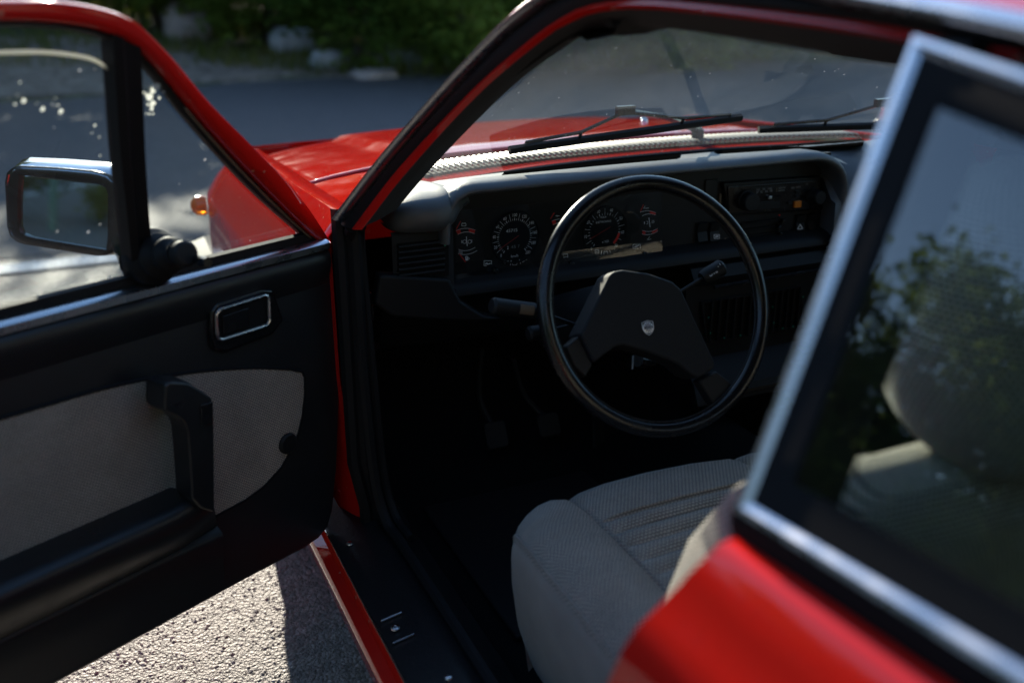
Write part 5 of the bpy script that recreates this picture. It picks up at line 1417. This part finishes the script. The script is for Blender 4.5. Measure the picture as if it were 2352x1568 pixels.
# ================================================================== seats
def interp(t, T, Vv):
    for i in range(len(T)-1):
        if t <= T[i+1]: return lerp(Vv[i], Vv[i+1], (t-T[i])/(T[i+1]-T[i]))
    return Vv[-1]
def sm1(x): x = min(max(x, 0), 1); return x*x*(3-2*x)
def seat(name, x0, parent):
    top = [(-.256, .528), (-.2535, .536), (-.245, .548), (-.228, .5565), (-.205, .5605), (-.180, .5585), (-.160, .552), (-.150, .546), (-.146, .5415), (-.142, .546), (-.125, .5515), (-.08, .555), (0, .556)]
    top = top+[(-a, b) for a, b in reversed(top[:-1])]
    side = [(-.222, .30), (-.247, .38), (-.259, .46), (-.2605, .506), (-.2585, .523), (-.2558, .5275)]
    T = [0, .30, .46, .56, .64, .72, .79, .86, .93, 1.0]
    yy = [-.62, -.40, -.27, -.19, -.135, -.092, -.064, -.050, -.046, -.055]
    dr = [0, 0, 0, 0, .002, .009, .024, .048, .085, .15]
    ww = [1, 1, 1, 1, .998, .985, .955, .93, .915, .90]
    def stat(k, n): 
        t = k/n; return interp(t, T, yy), interp(t, T, dr), interp(t, T, ww)
    N = 240; rows = []; rl = []; rr = []
    for k in range(N+1):
        y, d_, w = stat(k, N); row = []
        for dx, z in top:
            if abs(dx) < .146:
                # stitched flutes across the middle
                if y < -.178:
                    ph = ((-y-.178)/.033) % 1
                    z -= .0105*(1-abs(math.sin(math.pi*ph))**.6)*sm1((.146-abs(dx))/.03)
            z2 = z-d_-.012*sm1((-y-.2)/.35)
            ycorner = -.050*(abs(dx)/.25)**3*sm1((y+.20)/.15)
            row.append(V((x0+dx*w, y+ycorner, z2+.0015*mnoise.noise(V((dx*22, y*22, x0))))))
        rows.append(row)
        lo = min(1, d_/.15)
        for out, sg in (((rl, 1), (rr, -1)) if k/N <= .86 else ()):
            r_ = []
            for j, (dx, z) in enumerate(side):
                t = j/(len(side)-1)
                zt = row[0].z; zb = .30
                z2 = lerp(zb, zt-.0008, (z-.30)/(.5275-.30))
                r_.append(V((x0+sg*dx*w, y-.050*sm1((y+.20)/.15)*(abs(dx)/.25)**3, z2)))
            out.append(r_)
    # front skirt
    st = add(name, G().loft(rows), M['seat'], parent, sharp=30)
    add('seat_side', G().loft(rl), M['seat_side'], st, sharp=40); add('seat_side', G().loft(rr), M['seat_side'], st, sharp=40)
    K = len(rl)-1
    for col, e in ((rl[K], 0), (rr[K], -1)):
        edge = [r[e] for r in rows[K:]]; base = [col[0].lerp(V((edge[-1].x, edge[-1].y-.03, .30)), t/(len(edge)-1)) for t in range(len(edge))]
        g = G(); g.loft([edge, base]); add('seat_side', g, M['seat_side'], st)
    fr = rows[-1]; g = G(); g.loft([fr, [V((p.x, p.y-.03, .30)) for p in fr]]); add('seat_front', g, M['seat_side'], st)
    g = G(); g.tube([r[1]+V((0, 0, .0)) for r in rows[:-4]], .0022, 6); add('piping', g, M['seat_side'], st)
    # backrest
    def bk(x, h, dep):   # h up the back, dep towards the front
        l = .36; bx = V((x0+x, -.440-l*h*.42, .47+h*.395))
        return bx+V((0, dep*.94, dep*.34))
    loop = [(0, .0), (.07, 0), (.125, -.001), (.142, -.006), (.150, .004), (.170, .034), (.200, .050), (.228, .046), (.248, .022), (.255, -.02), (.254, -.065), (.245, -.095), (.22, -.112), (.12, -.12), (0, -.122)]
    full = loop+[(-a, b) for a, b in reversed(loop[1:-1])]
    rows = []
    for k in range(61):
        h = k/60
        w = interp(h, [0, .6, .8, .9, .96, .99, 1.0], [.97, 1.0, .985, .95, .88, .78, .62])
        dsc = interp(h, [0, .85, .93, .98, 1.0], [1, 1, .86, .55, .30])
        bol = interp(h, [0, .15, .6, .85, 1], [.5, 1, .9, .35, .0])
        row = []
        for x, dpt in full:
            dd = dpt if dpt <= .004 else .004+(dpt-.004)*bol
            if abs(x) < .14 and dpt > -.01 and .12 < h < .66: dd -= .005*(1-abs(math.sin(math.pi*h*12))**.5)
            dd = -.058+(dd+.058)*dsc
            row.append(bk(x*w, h, dd))
        rows.append(row)
    add('backrest', G().loft(rows, closed_u=True, caps=True), M['seat'], st, sharp=40)
    # headrest: rounded block
    g = G(); rows = []; c = V((x0-.004, -.645, .966))
    for i in range(21):
        a = -math.pi/2+math.pi*i/20; row = []
        for j in range(36):
            b = 2*math.pi*j/36
            f = lambda v, e: math.copysign(abs(v)**e, v)
            x = .138*f(math.cos(a), .7)*f(math.cos(b), 1.0); y = .118*f(math.cos(a), .7)*f(math.sin(b), 1.0); z = .130*f(math.sin(a), .8)
            y += .05*z
            x *= 1-.10*max(0, -z/.112)-.20*max(0, z/.13)**1.5
            row.append(c+V((x, y, z)))
        rows.append(row)
    hr = add('headrest', g.loft(rows, closed_u=True, caps=True), M['seat'], st, sharp=60)
    for sx in (-.05, .05):
        g = G(); g.tube([c+V((sx, -.01, -.17)), c+V((sx, -.01, -.08))], .006, 8); add('headrest_post', g, M['chrome'], hr)
    g = G(); g.box((x0, -.34, .285), (.40, .50, .06)); add('seat_rail', g, M['gloss'], st, bevel=.01)
    return st
seat('driver_seat', -.394, car)
seat('passenger_seat', .368, car)
# rear bench and parcel shelf
g = G(); g.loft([[V((x, y, z)) for x in (-.62, -.5, -.1, 0, .1, .5, .62)] for y, z in ((-1.02, .30), (-1.0, .44), (-1.08, .47), (-1.4, .44), (-1.46, .46), (-1.62, .80), (-1.68, .84), (-1.74, .82))]); add('rear_bench', g, M['seat'], car, sharp=60)
g = G(); g.loft([[V((x, y, z)) for x in (-.66, 0, .66)] for y, z in ((-1.70, .82), (-1.96, .88))]); add('parcel_shelf', g, M['carpet'], car)
g = G(); g.loft([[V((sg*x, y, z)) for y in (-.72, -1.0, -1.4, -1.75)] for sg in (-1,) for x, z in ((.70, .88), (.675, .86), (.66, .6), (.64, .3))]); add('rear_side_trim', g, M['vinyl'], car)
g = G(); g.loft([[V((x, y, z)) for y in (-.72, -1.0, -1.4, -1.75)] for x, z in ((.70, .88), (.675, .86), (.66, .6), (.64, .3))]); add('rear_side_trim', g, M['vinyl'], car)
# interior mirror
g = G(); c = ws(0, .90)+V((0, -.10, .012)); g.box(c, (.22, .02, .050)); im = add('inside_mirror', g, M['gloss'], car, bevel=.012, seg=3)
g = G(); g.box(c+V((0, -.0115, 0)), (.20, .002, .042)); add('mirror_glass', g, M['mirror'], im)
g = G(); g.tube([c+V((0, .01, 0)), ws(0, .93)+V((0, -.01, 0))], .007, 8); add('mirror_stem', g, M['gloss'], im)
